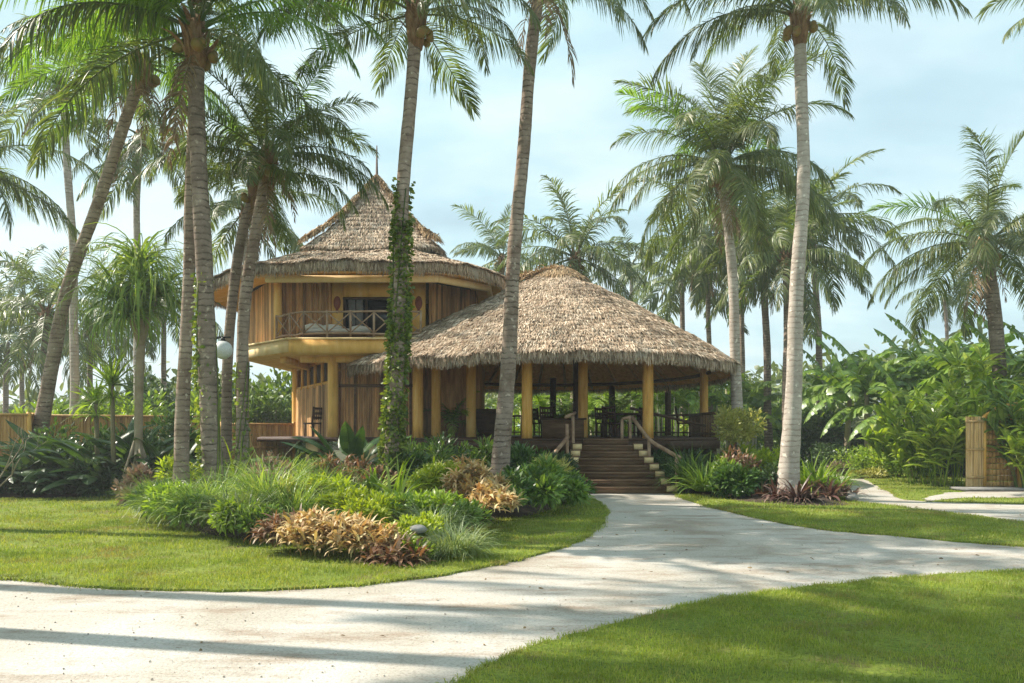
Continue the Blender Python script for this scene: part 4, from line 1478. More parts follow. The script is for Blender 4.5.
def palm(label, pts, Y0, Y1=None, r0=.2, r1=.12, n=22, sc=1.0, lod='near', bark='bark', seed=0, coco=6, dry=3, emin=-45, emax=84, world=None, name='coconut_palm',
         group=None, extra=(), skip=lambda a, e: False):
    g = np.random.default_rng(seed + 900)
    Y1 = Y1 or Y0
    tp = trunk_pts(pts, Y0, Y1) if world is None else catmull(world, 10)
    base = tp[0].copy()
    root = empty(name, base, label, 'palm tree', group or 'coconut palms around the house')
    top = tp[-1]
    # trunk: swollen foot, slight leaf-scar rings
    d = np.r_[0, np.cumsum(np.linalg.norm(np.diff(tp, axis=0), axis=1))]
    m = int(max(14, d[-1] / (.16 if lod != 'far' else .5)))
    s = np.linspace(0, d[-1], m)
    q = np.stack([np.interp(s, d, tp[:, i]) for i in range(3)], 1)
    u = s / d[-1]
    rad = r1 + (r0 - r1) * (1 - u) ** 2.2 + r0 * .5 * np.exp(-s / .5)
    rad = rad * (1 + .02 * np.sin(s * 3.1 + g.uniform(0, 6)) + g.normal(0, .018, m))
    q[:, 0] += .02 * np.sin(s * 1.3 + seed)
    mb = MB(); mb.tube(q, rad, 14 if lod in ('near', 'lime') else 9)
    mb.build('trunk', M[bark], root, smooth=True)
    TRUNKS[label] = (q, rad)
    lt = top - base
    # fibrous leaf bases
    if lod != 'far':
        mb = MB()
        mb.tube([top + [0, 0, -.55], top + [0, 0, -.2], top + [0, 0, .15], top + [0, 0, .45]], [r1 * 1.02, r1 * 1.5, r1 * 1.75, r1 * .8], 12)
        nb = 20
        a = g.uniform(0, 6.283, nb)
        base_ = np.stack([top[0] + r1 * 1.25 * np.cos(a), top[1] + r1 * 1.25 * np.sin(a), top[2] + g.uniform(-.4, .3, nb)], 1)
        ribbons(mb, base_, a, np.radians(g.uniform(40, 85, nb)), g.uniform(.3, .7, nb) * sc, np.radians(g.uniform(-10, 80, nb)), g.uniform(.06, .14, nb), 4, g=g)
        mb.build('leaf_base', M['boot'], root)
    F_ = FR[lod]
    az0 = g.uniform(0, 6.28)
    for i in range(n):
        f = (i + .5) / n
        e = emax - (emax - emin) * f ** .85
        az = az0 + i * 2.39996 + g.normal(0, .12)
        if skip(az % 6.283, e):
            continue
        bi = int(np.argmin([abs(b[0] - e) for b in BUCK]))
        me = F_[bi][g.integers(0, len(F_[bi]))]
        k = sc * g.uniform(.86, 1.1) * (.8 if bi == 0 else 1)
        rr = r1 * .8
        inst('frond', me, root, lt + np.array([rr * math.cos(az), rr * math.sin(az), .12 + .25 * (1 - f)]), (g.normal(0, .34), g.normal(0, .07), az), (k, k * g.uniform(.75, 1.1), k * g.uniform(.85, 1.12)))
    for (az, bi, k) in extra:
        inst('frond', F_[bi][0], root, lt + np.array([0, 0, .15]), (g.normal(0, .1), 0, R(az)), k)
    for i in range(dry):
        az = g.uniform(0, 6.28)
        inst('dry_frond', DRY[i % 2], root, lt + np.array([0, 0, -.05]), (0, 0, az), sc * g.uniform(.6, .9))
    for i in range(coco):
        a = g.uniform(0, 6.28)
        inst('coconut', COCO, root, lt + np.array([(r1 + .16) * math.cos(a), (r1 + .16) * math.sin(a), -.12 - .22 * g.uniform()]), (g.uniform(0, 3), g.uniform(0, 3), 0), sc * g.uniform(.8, 1.15))
    return root


# --- the tall palms in front of the house
palm('thick brown palm trunk with dark rings, ivy at its foot, beside the globe lamp', [(213, 470), (207, 330), (200, 200), (196, 40)], 15.2, r0=0.185, r1=0.15, n=19, sc=0.9, bark='bark_dark', seed=1, coco=8, emin=-12, extra=[(180, 3, 1.0), (150, 2, 1.0), (212, 3, .95), (235, 2, .9)], lod='lime')
palm('slim pale palm trunk leaning close beside the thick brown one', [(180, 468), (186, 340), (191, 200), (199, -12)], 16.6, r0=.16, r1=.11, n=12, bark='bark', seed=2, coco=4, dry=0, sc=0.85, emin=10)
palm('leaning palm whose grey trunk slants strongly away from the fence', [(32, 425), (60, 320), (95, 210), (143, 72)], 22.5, 20.5, r0=.22, r1=0.14, n=20, bark='bark', seed=3, coco=5, sc=0.85, emin=-15, lod='lime')
palm('straight grey palm behind the strongly slanting one', [(74, 430), (74, 300), (70, 200), (62, 92)], 27, r0=.17, r1=.12, n=16, lod='mid', bark='bark_pale', seed=4, sc=0.85, emin=-20)
palm('slender palm with brownish drooping crown above the pandanus', [(137, 430), (138, 300), (137, 200), (139, 142)], 30, r0=.17, r1=.12, n=16, lod='mid', bark='bark_pale', seed=5, emax=50, emin=-60, dry=4, sc=.8)
palm('dark leaning palm with dense dark crown, in front of the house corner', [(240, 470), (244, 330), (252, 250), (268, 165)], 17.4, r0=0.14, r1=0.125, n=20, sc=0.7, bark='bark', seed=6, coco=7, emin=-5, extra=[(-8, 4, .66)])
palm('dark twin trunk just beside the leaning palm at the house corner', [(224, 470), (230, 330), (240, 240), (256, 190)], 17.9, r0=0.125, r1=0.11, n=8, sc=0.6, bark='bark_dark', seed=7, coco=3, emin=10)
palm('distant palm seen in the sky gap beside the house eave', [(246, 430), (246, 300), (245, 216)], 30, r0=.14, r1=.1, n=17, sc=.9, lod='mid', bark='bark_pale', seed=8)
palm('tall palm with its trunk wrapped in ivy, before the house balcony', [(391, 470), (402, 230), (409, 110), (416, 22)], 16.2, r0=.17, r1=.13, n=17, sc=0.74, bark='bark', seed=9, coco=6, dry=0, emin=0, extra=[(-14, 4, .62), (185, 3, .85)])
palm('tall bare grey trunk standing between house and pavilion, its crown above', [(499, 488), (513, 280), (527, 100), (541, -24)], 18, r0=0.21, r1=0.135, n=18, sc=0.95, bark='bark', seed=10, emin=32, extra=[(-3, 5, .76), (9, 4, .70), (-28, 5, .7), (200, 4, .6)])
palm('tall pale palm rising from the shrub bed beside the drive', [(788, 478), (797, 300), (803, 160), (800, 22)], 18.6, r0=0.23, r1=0.135, n=15, sc=0.82, bark='bark_pale', seed=11, coco=5, dry=0, emin=5, extra=[(-8, 3, .92), (185, 3, .95), (200, 4, .75)])
palm('palm with full green crown and white trunk beside the pavilion eave', [(738, 440), (735, 330), (729, 240), (722, 172)], 24.2, r0=0.2, r1=0.14, n=32, sc=0.92, bark='bark_pale', seed=12, coco=9, emin=-25, extra=[(60, 0, 1.05), (200, 1, 1.0), (-40, 1, .95), (120, 0, 1.0)])
# --- further palms
palm('yellowish palm trunk half hidden behind the tall pale palm', [(786, 440), (787, 350), (787, 262)], 33, r0=.2, r1=.16, n=26, lod='mid', bark='bark', seed=13, coco=8)
palm('brown palm standing between the white trunk and the tall pale one', [(769, 440), (766, 330), (762, 240)], 35, r0=.19, r1=.15, n=20, lod='mid', bark='bark_dark', seed=14)
palm('thin palm rising just beyond the pavilion roof edge', [(712, 430), (709, 330), (706, 245)], 38, r0=.15, r1=.11, n=22, lod='mid', bark='bark', seed=15)
palm('bushy palm crown showing directly above the pavilion ridge', [(573, 430), (574, 340), (575, 262)], 37, r0=.2, r1=.16, n=28, lod='mid', bark='bark', seed=16, emin=-30)
palm('smaller palm crown between the house eave and the pavilion ridge', [(506, 430), (504, 330), (502, 262)], 42, r0=.17, r1=.13, n=18, sc=.85, lod='mid', seed=17, dry=0)
palm('small far palm peeping over the slope of the pavilion roof', [(634, 430), (632, 340), (631, 268)], 55, r0=.18, r1=.13, n=18, lod='far', bark='bark_pale', seed=18, dry=0, coco=0)
palm('large palm with brown shaggy trunk above the bamboo gate', [(1010, 430), (996, 330), (985, 250)], 25, r0=.24, r1=.2, n=28, sc=0.92, bark='bark_dark', seed=19, coco=8, dry=4, emin=-20)
palm('tiny distant palm under the large shaggy one', [(952, 430), (948, 350), (944, 296)], 58, r0=.16, r1=.12, n=16, sc=.85, lod='far', seed=20, dry=0, coco=0)
palm('palm out of view whose fronds hang in at the upper sky corner', [(1150, 470), (1146, 250), (1143, 15)], 19, r0=.2, r1=.15, n=14, sc=0.8, seed=21, coco=0, dry=0, emin=0)
palm('palm at the picture border with fronds hanging over the fence corner', [(-50, 440), (-46, 300), (-42, 172)], 21, r0=.19, r1=.14, n=16, seed=22, coco=4, sc=0.85, emin=-30, lod='near')
palm('greyish palm behind the leaning trunk, its crown low', [(42, 430), (44, 380), (46, 318)], 34, r0=.17, r1=.13, n=20, sc=1.0, lod='mid', seed=23)
palm('far palm low over the fence at the border of the garden', [(4, 430), (6, 390), (7, 342)], 42, r0=.16, r1=.13, n=18, lod='far', seed=24, dry=0, coco=0)
palm('palm crown spreading wide behind the tall pale palm, trunk in shade', [(822, 430), (818, 330), (812, 226)], 37, r0=.18, r1=.14, n=26, lod='mid', seed=25)
palm('palm in the thicket between pavilion roof and white trunk', [(684, 430), (683, 340), (682, 280)], 44, r0=.17, r1=.13, n=20, lod='far', seed=26, dry=0, coco=0)
palm('pale palm whose fronds fan over the thicket behind the white trunk', [(742, 430), (742, 340), (742, 226)], 41, r0=.17, r1=.13, n=24, lod='mid', seed=27, dry=0)
palm('palm outside the border with lime fronds hanging into the top corner', None, 0, world=[[-9.6, 13.2, 0], [-9.2, 13.2, 5], [-8.6, 13.2, 9.9]], r0=.19, r1=.14, n=5, sc=.95, emin=40, seed=29, coco=3, dry=0, extra=[(0, 2, 1.1), (-20, 3, 1.05), (15, 3, 1.1)], lod='lime')
palm('far palm between the slanting trunk and the pandanus, crown just over the shrubs', [(88, 430), (90, 380), (91, 330)], 38, r0=.15, r1=.12, n=18, sc=.9, lod='mid', seed=61, dry=1)
palm('far palm behind the pandanus head, in the gap before the slim trunk', [(166, 430), (164, 370), (163, 305)], 40, r0=.15, r1=.12, n=18, sc=.9, lod='mid', seed=62, dry=1)
palm('faint palm in the sky gap by the fence corner', [(24, 430), (22, 370), (24, 300)], 46, r0=.15, r1=.12, n=18, sc=1.0, lod='far', seed=63, dry=0, coco=0)
# trees beside the camera whose shade falls on the drive
for i, (x, y, h, lx) in enumerate(((-9.0, 7.75, 12.6, .3), (-13.0, 10.3, 16, .2))):
    palm('coconut palm outside the picture shading the drive', None, 0, world=[[x, y, 0], [x + lx * .3, y, h * .5], [x + lx, y + .3, h]], r0=.2, r1=.14, n=20, lod='mid', seed=50 + i, coco=0, dry=0, group='palms shading the drive')


# --- ivy on trunks
def ivy(label, key, s0, s1, n, spread, seed, side=None, size=.09):
    q, rad = TRUNKS[key]
    g = np.random.default_rng(seed)
    zz = q[:, 2]
    z = s0 + (s1 - s0) * g.uniform(0, 1, n) ** 1.15
    c = np.stack([np.interp(z, zz, q[:, i]) for i in range(3)], 1)
    r = np.interp(z, zz, rad)
    # leafy bunches rather than an even sleeve
    clump = np.sin(z * 3.3 + g.uniform(0, 6)) * .5 + np.sin(z * 7.1) * .3
    a = g.uniform(0, 6.283, n) if side is None else g.normal(side, .9, n)
    keep = g.uniform(-1.35, 1.0, n) + np.clip((z - s0) / (s1 - s0) - .55, 0, 1) * 1.6 < clump + .45 * np.sin(a * 2 + z * 2)
    c, r, a, z = c[keep], r[keep], a[keep], z[keep]
    n = len(z)
    o = np.stack([np.cos(a), np.sin(a), 0 * a], 1)
    p = c + o * (r + spread * g.uniform(0, 1, n) ** 2)[:, None]
    mb = MB()
    leafcloud(mb, p, o + g.normal(0, .6, o.shape) + [0, 0, -.3], size * g.uniform(.6, 1.4, n), size * .8 * g.uniform(.6, 1.3, n), g)
    for k in range(4):
        aa = g.uniform(0, 6.28) + np.linspace(0, 2.5, 20)
        zs_ = np.linspace(s0, s1 * .97, 20)
        cc_ = np.stack([np.interp(zs_, zz, q[:, i]) for i in range(3)], 1)
        rr_ = np.interp(zs_, zz, rad) + .012
        mb.tube(cc_ + np.stack([np.cos(aa) * rr_, np.sin(aa) * rr_, 0 * aa], 1), .012, 5)
    base = np.array([q[0, 0], q[0, 1], 0])
    o_ = mb.build('climbing_ivy', M['ivy'], org=base)
    tag(o_, label, 'climbing plant', 'ivy on the palm trunks')


kk = list(TRUNKS)
ivy('dense leafy ivy covering most of the trunk before the balcony', kk[8], .2, 6.7, 7000, .085, 1, size=.085)
ivy('sparse ivy strip on the foot of the thick ringed trunk', kk[0], .1, 4.6, 1700, .07, 2, side=2.9, size=.08)
ivy('dark ivy at the foot of the leaning dark trunk', kk[5], .1, 3.2, 500, .08, 3, size=.09)
M['grit'] = surf_mat('coral_grit', [(.30, .25, .20), (.42, .37, .31), (.54, .50, .45)], scale=9, rough=.95, bump=0, island=.4)
# ------------------------------------------------------------------ planting
def plant(name, mat, label, cat, group, c, fn, stems=None):
    """one plant = one object; fn fills the mesh in world space"""
    mb = MB()
    fn(mb)
    if stems is None:
        o = mb.build(name, M[mat], org=c)
        return tag(o, label, cat, group)
    r = empty(name, c, label, cat, group)
    mb.build('foliage', M[mat], r)
    s = MB()
    stems(s)
    s.build('stem', M['stem'], r, smooth=True)
    return r


def gz(x, y):
    """rough height of the main bed"""
    d = math.hypot((x + 2.6) / 5.2, (y - 16) / 6.5)
    return .42 * max(0, 1 - d * d) ** .8 if d < 1 else 0.0


sd = [500]
def g_():
    sd[0] += 1
    return np.random.default_rng(sd[0])


GB = 'plants of the round bed before the house'
# long arching grass
for (px, Y, h, n, mat, lab) in (
        (158, 15.0, .85, 520, 'mid', 'low green grass clump at the rounded end of the bed'),
        (175, 13.6, .9, 600, 'bright', 'arching grass clump in the shaded end of the bed'),
        (205, 12.7, .95, 560, 'grassy', 'arching grass with long drooping blades at the bed edge'),
        (222, 13.9, 1.15, 420, 'mid', 'upright dark green strap grass rising above its neighbours'),
        (245, 11.9, .85, 700, 'grassy_soft', 'broad silvery fountain of grass nearest the lawn'),
        (268, 13.0, 1.25, 750, 'grassy', 'tallest feathery grass clump in the middle of the bed'),
        (292, 12.3, .95, 560, 'grassy', 'bright grass clump just behind the ochre leaves'),
        (318, 14.2, 1.05, 700, 'grassy', 'feathery grass behind the yellow-green groundcover'),
        (285, 15.6, 1.15, 650, 'grassy', 'thin tall grass before the house terrace'),
        (243, 16.2, .95, 500, 'grassy_soft', 'pinkish-pale grass next to the dark trunk foot'),
        (345, 14.6, .7, 420, 'mid', 'dark grass beside the russet shrub'),
        (454, 10.3, .55, 900, 'grassy_soft', 'round bluish-silver grass cushion at the tip of the bed'),
        (436, 11.4, .6, 600, 'grassy_soft', 'second silver grass cushion behind the round one')):
    x = X(px, Y); z = gz(x, Y)
    plant('grass_clump', mat, lab, 'grass', GB, (x, Y, z), lambda mb: tuft(mb, (x, Y, z), h * .87, n, .016 if h > .7 else .012, .28 if h > .7 else .3, g=g_(), droop=(50, 125)))
for (px, Y, h, lab) in ((395, 13.4, .95, 'spider lily with wide green straps among the lime foliage'), (374, 14.6, .85, 'strap leaved lily beside the spider lily'),
                        (236, 16.4, 1.25, 'bright yellow-green aloe-like rosette against the golden fence')):
    x = X(px, Y); z = gz(x, Y)
    plant('strap_leaf_plant', 'bright' if Y < 16 else 'lime', lab, 'plant', GB, (x, Y, z), lambda mb: tuft(mb, (x, Y, z), h, 46 if Y < 16 else 26, .05, .1, e=(35, 85), droop=(20, 95), k=6, g=g_()))


def crot(mb, x, y, z, rx, ry, h, n, L, wd):
    g = g_()
    # leaf whorls on short stems
    k = max(8, n // 14)
    r = np.sqrt(g.uniform(0, 1, k)); a = g.uniform(0, 6.283, k)
    hx = h * (1 - .45 * r ** 2) * g.uniform(.55, 1.05, k)
    for i in range(k):
        c = np.array([x + rx * r[i] * math.cos(a[i]), y + ry * r[i] * math.sin(a[i]), z + hx[i]])
        m = 14
        phi = g.uniform(0, 6.283, m)
        base = np.tile(c, (m, 1)) + np.c_[g.normal(0, .02, (m, 2)), -g.uniform(0, .14, m)]
        ribbons(mb, base, phi, np.radians(g.uniform(5, 80, m)), L * g.uniform(.45, 1.35, m), np.radians(g.uniform(20, 125, m)), wd * g.uniform(.7, 1.2, m), 5, g=g, tip=.04, belly=.45)


for (px, Y, s, mat, n, lab) in (
        (288, 10.7, (.36, .36, .32), 'russet', 520, 'low russet-brown croton at the front end of the ochre row'),
        (312, 10.45, (.42, .40, .42), 'ochre', 620, 'golden ochre croton in the front row, widest leaves'),
        (343, 10.3, (.42, .40, .42), 'ochre', 640, 'light ochre croton in the middle of the front row'),
        (373, 10.2, (.36, .36, .36), 'ochre', 520, 'ochre croton next to the lime foliage'),
        (398, 9.85, (.36, .26, .22), 'russet', 300, 'low brown creeping croton along the lawn edge'),
        (474, 13.8, (.55, .6, .72), 'ochre', 760, 'tan croton mound behind, near the tall bare trunk'),
        (492, 12.9, (.4, .5, .50), 'ochre', 520, 'tan croton nearest the glossy dark bush'),
        (462, 15.2, (.5, .5, .7), 'ochre', 520, 'copper leaved croton at the foot of the tall bare trunk'),
        (342, 16.5, (.7, .5, .72), 'russet', 520, 'russet shrub below the house terrace'),
        (376, 15.8, (.5, .4, .5), 'russet', 340, 'brown-green croton before the ivy trunk')):
    x = X(px, Y); z = gz(x, Y)
    plant('croton', mat, lab, 'shrub', GB, (x, Y, z), lambda mb: crot(mb, x, Y, z, *s, int(n * 1.6), .21 * g_().uniform(.85, 1.2), .045))

for (px, Y, s, mat, n, L, wd, lab) in (
        (405, 10.35, (.36, .34, .42), 'lime', 1800, .10, .035, 'lime green feathery shrub at the front edge of the bed'),
        (422, 10.9, (.32, .34, .36), 'lime', 1300, .10, .035, 'small lime shrub beside the grey stones'),
        (437, 14.1, (.55, .5, .74), 'lime', 2600, .13, .03, 'bright lime cushion shrub before the tan croton'),
        (350, 12.4, (.55, .4, .50), 'lime', 1900, .11, .03, 'yellow-green groundcover behind the ochre row'),
        (381, 12.2, (.42, .4, .42), 'lime', 1400, .11, .03, 'yellow-green groundcover beside the spider lily'),
        (400, 12.3, (.45, .4, .40), 'mid', 1200, .11, .04, 'green groundcover between the lime shrubs'),
        (140, 17.3, (.62, .5, .82), 'pink', 1300, .13, .05, 'pinkish shrub at the far tip of the bed'),
        (148, 16.3, (.4, .4, .5), 'grassy_soft', 900, .12, .045, 'silvery low shrub before the pinkish one'),
        (176, 16.8, (.5, .5, .9), 'lime', 900, .14, .045, 'yellow-green shrub at the foot of the slim pale trunk'),
        (160, 14.2, (.5, .4, .5), 'dark', 1100, .14, .04, 'dark low shrub in the shade at the bed end'),
        (300, 16.8, (.7, .5, .75), 'mid', 1200, .12, .04, 'loose green shrub below the terrace edge'),
        (543, 15.0, (.72, .55, .80), 'mid', 2300, .17, .05, 'glossy green bush beside the drive, the largest'),
        (520, 14.9, (.5, .5, .66), 'dark', 1500, .17, .05, 'dark glossy bush beside the drive, farther from the stairs'),
        (564, 15.6, (.45, .42, .48), 'mid', 1300, .16, .05, 'glossy bush nearest the foot of the stairs'),
        (548, 17.5, (.6, .5, .85), 'yellowgreen', 800, .16, .03, 'thin yellowish shrub behind the glossy bush'),
        (524, 18.6, (.8, .6, 1.15), 'dark', 1500, .2, .06, 'dark green shrub before the pavilion deck'),
        (556, 19.6, (.6, .5, 1.05), 'deep', 1200, .2, .05, 'deep green shrub beside the handrail'),
        (420, 18.0, (.9, .6, 1.05), 'mid', 1500, .18, .05, 'green shrub row under the deck, nearest the ivy trunk'),
        (452, 19.0, (.8, .6, 1.2), 'dark', 1500, .19, .05, 'dark shrub under the deck between ivy trunk and bare trunk'),
        (478, 19.4, (.7, .6, 1.15), 'mid', 1200, .19, .05, 'green shrub under the deck just behind the bare trunk'),
        (500, 14.0, (.5, .5, .38), 'mid', 1000, .11, .035, 'low green groundcover between the tan croton and the dark bush'),
        (470, 12.0, (.45, .5, .36), 'mid', 900, .11, .035, 'low green groundcover behind the silver cushions'),
        (432, 12.6, (.5, .5, .42), 'bright', 1000, .12, .035, 'light green groundcover before the bright lime cushion'),
        (560, 16.6, (.7, .6, .55), 'dark', 1200, .14, .045, 'low dark shrub behind the glossy bush, by the rail'),
        (572, 17.4, (.4, .4, .5), 'mid', 600, .13, .04, 'small shrub at the foot of the stairs beside the rail'),
        (232, 11.6, (.40, .35, .42), 'bright', 1100, .12, .04, 'leafy light green plant among the grass at the lawn edge'),
        (262, 11.35, (.34, .3, .34), 'mid', 900, .11, .04, 'small green plant between the fountain grass and the russet croton'),
        (196, 12.3, (.45, .4, .40), 'mid', 1100, .13, .045, 'low leafy plant under the arching grass'),
        (172, 13.2, (.45, .4, .50), 'bright', 1000, .13, .045, 'light leafy plant at the shaded end of the bed'),
        (325, 13.2, (.5, .4, .62), 'lime', 1300, .12, .03, 'yellow-green cushion standing among the tall grass'),
        (272, 14.4, (.5, .4, .95), 'pink', 600, .12, .03, 'thin pinkish flowering plant rising through the grass'),
        (300, 12.9, (.4, .35, .60), 'yellowgreen', 800, .12, .03, 'pale yellowish plant within the grass behind the ochre row'),
        (362, 11.2, (.45, .35, .46), 'lime', 1300, .10, .032, 'lime plant directly behind the ochre row'),
        (412, 9.95, (.28, .22, .24), 'bright', 700, .09, .03, 'small light green plant at the lawn edge by the flat stone'),
        (335, 11.2, (.7, .4, .30), 'dark', 900, .10, .035, 'dark low groundcover under the ochre row'),
        (408, 16.2, (.6, .5, .75), 'dark', 1100, .15, .05, 'dark shrub at the foot of the ivy trunk'),
        (232, 17.3, (.45, .4, .75), 'russet', 500, .13, .03, 'dry brown heap of husks and twigs at the dark trunk foot')):
    x = X(px, Y); z = gz(x, Y)
    plant('shrub', mat, lab, 'shrub', GB, (x, Y, z), lambda mb: bush(mb, (x, Y, z), s, n, L, wd, g=g_()), stems=lambda sm: [sm.tube([[x, Y, z - .05], [x + s[0] * .35 * math.cos(a), Y + s[1] * .35 * math.sin(a), z + s[2] * .62]], [.02, .008], 5) for a in (0.4, 2, 3.7, 5.2)])


def bigleaf(mb, x, y, z, n, L, wd, spread=.3, pet=.45, e=(35, 85), bend=(40, 110), torn=0.0):
    g = g_()
    for i in range(n):
        a = g.uniform(0, 6.283)
        r = spread * math.sqrt(g.uniform())
        blade(mb, (x + r * math.cos(a), y + r * math.sin(a), z), a + g.normal(0, .3), R(g.uniform(*e)), L * g.uniform(.65, 1.15), wd * g.uniform(.7, 1.2), R(g.uniform(*bend)), torn, g, nseg=10, petiole=pet)


for (px, Y, n, L, wd, mat, lab) in (
        (352, 19.4, 30, 1.7, .40, 'dark', 'dark broad leaved plant against the bamboo wall of the ground floor'),
        (376, 18.4, 22, 1.3, .34, 'deep', 'dark broad leaved plant beside the ivy trunk'),
        (335, 18.6, 18, .9, .30, 'dark', 'low broad leaved plant below the terrace pier')):
    x = X(px, Y); z = gz(x, Y)
    plant('broad_leaf_plant', mat, lab, 'plant', GB, (x, Y, z), lambda mb: bigleaf(mb, x, Y, z, n, L, wd))

# --- leafy border before the long fence
GF = 'dark leafy border before the fence'
for i, (px, Y, n, L, wd, mat) in enumerate(((8, 19.6, 22, 1.25, .3, 'deep'), (30, 20.3, 26, 1.9, .34, 'dark'), (55, 19.8, 26, 1.4, .36, 'deep'), (78, 20.6, 28, 2.4, .38, 'dark'), (98, 19.8, 26, 1.5, .34, 'deep'),
                                         (120, 20.6, 26, 2.3, .36, 'dark'), (142, 20.0, 24, 1.35, .32, 'deep'), (160, 21.0, 24, 2.3, .34, 'dark'), (70, 19.4, 20, 1.0, .3, 'deep'), (-20, 19.8, 20, 1.3, .32, 'deep'),
                                         (115, 19.5, 22, 1.0, .28, 'deep'), (188, 21.5, 20, 2.2, .34, 'mid'))):
    x = X(px, Y)
    plant('broad_leaf_plant', mat, 'broad leaved green plant in the border before the long fence', 'plant', GF, (x, Y, .1), lambda mb: bigleaf(mb, x, Y, .1, n, L, wd, .4, .35))
for (px, Y, s) in ((40, 19.4, (1.1, .5, .8)), (95, 19.3, (1.2, .5, .85)), (150, 19.6, (.9, .5, .9)), (0, 19.5, (.9, .5, .7)), (125, 21.4, (1.3, .6, 1.9)), (60, 21.0, (1.3, .6, 1.8)), (185, 22.5, (1.0, .7, 2.1))):
    x = X(px, Y)
    plant('shrub', 'dark' if s[2] > 1 else 'deep', 'deep green shrub filling the border before the long fence', 'shrub', 'deep green shrubs before the fence', (x, Y, .05), lambda mb: bush(mb, (x, Y, .05), s, 1900, .2, .07, g=g_()), stems=lambda sm: [sm.tube([[x, Y, 0], [x + .3 * math.cos(a), Y + .2 * math.sin(a), s[2] * .6]], [.02, .008], 5) for a in (.4, 2.4, 4.4)])
x, y = X(8, 18.4), 18.4
mb = MB()
g = g_()
def twig(p, d, l, r, dep):
    q = p + d * l
    mb.tube([p, (p + q) / 2 + g.normal(0, .03, 3), q], [r, r * .8, r * .6], 6)
    if dep:
        for _ in range(2):
            twig(q, nrm(d + g.normal(0, .4, 3)), l * .7, r * .6, dep - 1)
for a in ((-.25, .1, .9), (.35, 0, .55), (.7, .2, .75)):
    twig(np.array([x - .5, y, .05]), nrm(np.array(a)), .75, .028, 3)
tag(mb.build('bare_branch', M['stem_pale'], org=(x, y, 0)), 'bare pale branches sticking out of the border at the fence corner', 'branch')

# --- shrubs and trees behind the fence and house
GH = 'greenery beyond the fences'
for (px, Y, s, mat, n, L, lab) in (
        (12, 27, (1.6, 1.0, 2.2), 'mid', 900, .3, 'thin light shrub over the fence at the border'),
        (100, 26.5, (1.3, 1.0, 2.2), 'bright', 1200, .28, 'bright shrub behind the fence under the slanting trunk'),
        (160, 28.5, (1.6, 1.2, 2.9), 'mid', 1800, .28, 'green shrub behind the fence under the pandanus'),
        (196, 27.5, (1.2, 1.0, 2.6), 'bright', 1500, .26, 'light green shrub behind the fence beside the slim pale trunk'),
        (176, 33, (2.0, 1.4, 4.0), 'deep', 3000, .3, 'tall deep green tree-like shrub behind the slim pale trunk'),
        (270, 33.5, (2.2, 1.4, 3.9), 'mid', 3200, .3, 'leafy green shrub seen under the balcony'),
        (240, 36, (2.4, 1.4, 4.0), 'deep', 3000, .34, 'dark shrub behind the twin dark trunks'),
        (288, 37, (2.4, 1.4, 4.2), 'dark', 3000, .34, 'dark shrub between house wall and golden fence'),
        (45, 26, (1.4, .9, 2.7), 'bright', 1500, .26, 'light green shrub behind the fence near the slanting trunk base'),
        (78, 29, (1.6, 1.0, 3.2), 'mid', 1900, .28, 'green shrub behind the fence between the two leaning trunks'),
        (122, 27, (1.2, .9, 2.9), 'bright', 1500, .26, 'light green shrub behind the fence beside the pandanus stem'),
        (148, 31, (1.6, 1.0, 4.0), 'dark', 2600, .28, 'dark tall shrub behind the fence beside the pandanus stem'),
        (205, 31, (1.3, 1.0, 3.6), 'mid', 2200, .26, 'green tall shrub between the slim pale trunk and the thick ringed trunk'),
        (60, 36, (3.0, 1.4, 2.8), 'far', 1800, .34, 'pale far shrub between the leaning trunks'),
        (125, 37, (3.0, 1.4, 3.4), 'far', 2000, .34, 'pale far shrub behind the pandanus stem')):
    x = X(px, Y)
    plant('shrub', mat, lab, 'shrub', GH, (x, Y, 0), lambda mb: bush(mb, (x, Y, 0), s, n, L, L * .42, lobes=13, g=g_()), stems=lambda sm: [sm.tube([[x, Y, 0], [x + s[0] * .4 * math.cos(a), Y + s[1] * .4 * math.sin(a), s[2] * .62]], [.05, .02], 6) for a in (0.4, 2, 3.7, 5.2)])

# pandanus: stems on prop roots, heads of long drooping straps
pr_ = empty('pandanus_tree', (X(140, 19.5), 19.5, 0), 'pandanus tree with a mop of long drooping strap leaves', 'tree')
g = g_()
mb = MB()
heads = [P(140, 283, 19.5), P(118, 300, 19.3), P(158, 296, 19.8), P(140, 262, 19.9), P(128, 318, 19.2)]
fork = P(141, 345, 19.5)
mb.tube(catmull([[X(138, 19.5), 19.5, .5], P(139, 390, 19.5), fork], 6), .1, 9)
for h_ in heads:
    mb.tube(catmull([fork, (fork + h_) / 2 + [0, 0, .12], h_], 5), np.linspace(.085, .06, 11), 8)
mb.build('trunk', M['stem_pale'], pr_, smooth=True)
for i in range(8):
    a = i / 8 * 6.283
    mb = MB(); mb.tube([[X(138, 19.5) + .04 * math.cos(a), 19.5 + .04 * math.sin(a), 1.25 + .12 * (i % 3)], [X(138, 19.5) + .5 * math.cos(a), 19.5 + .5 * math.sin(a), 0]], [.035, .03], 6)
    mb.build('prop_root', M['stem_pale'], pr_, smooth=True)
for h_ in heads:
    mb = MB()
    tuft(mb, h_, 1.75, 130, .055, .09, e=(0, 80), droop=(120, 200), k=9, g=g)
    mb.build('crown', M['mid'] if h_[2] < 4.9 else M['grassy'], pr_)
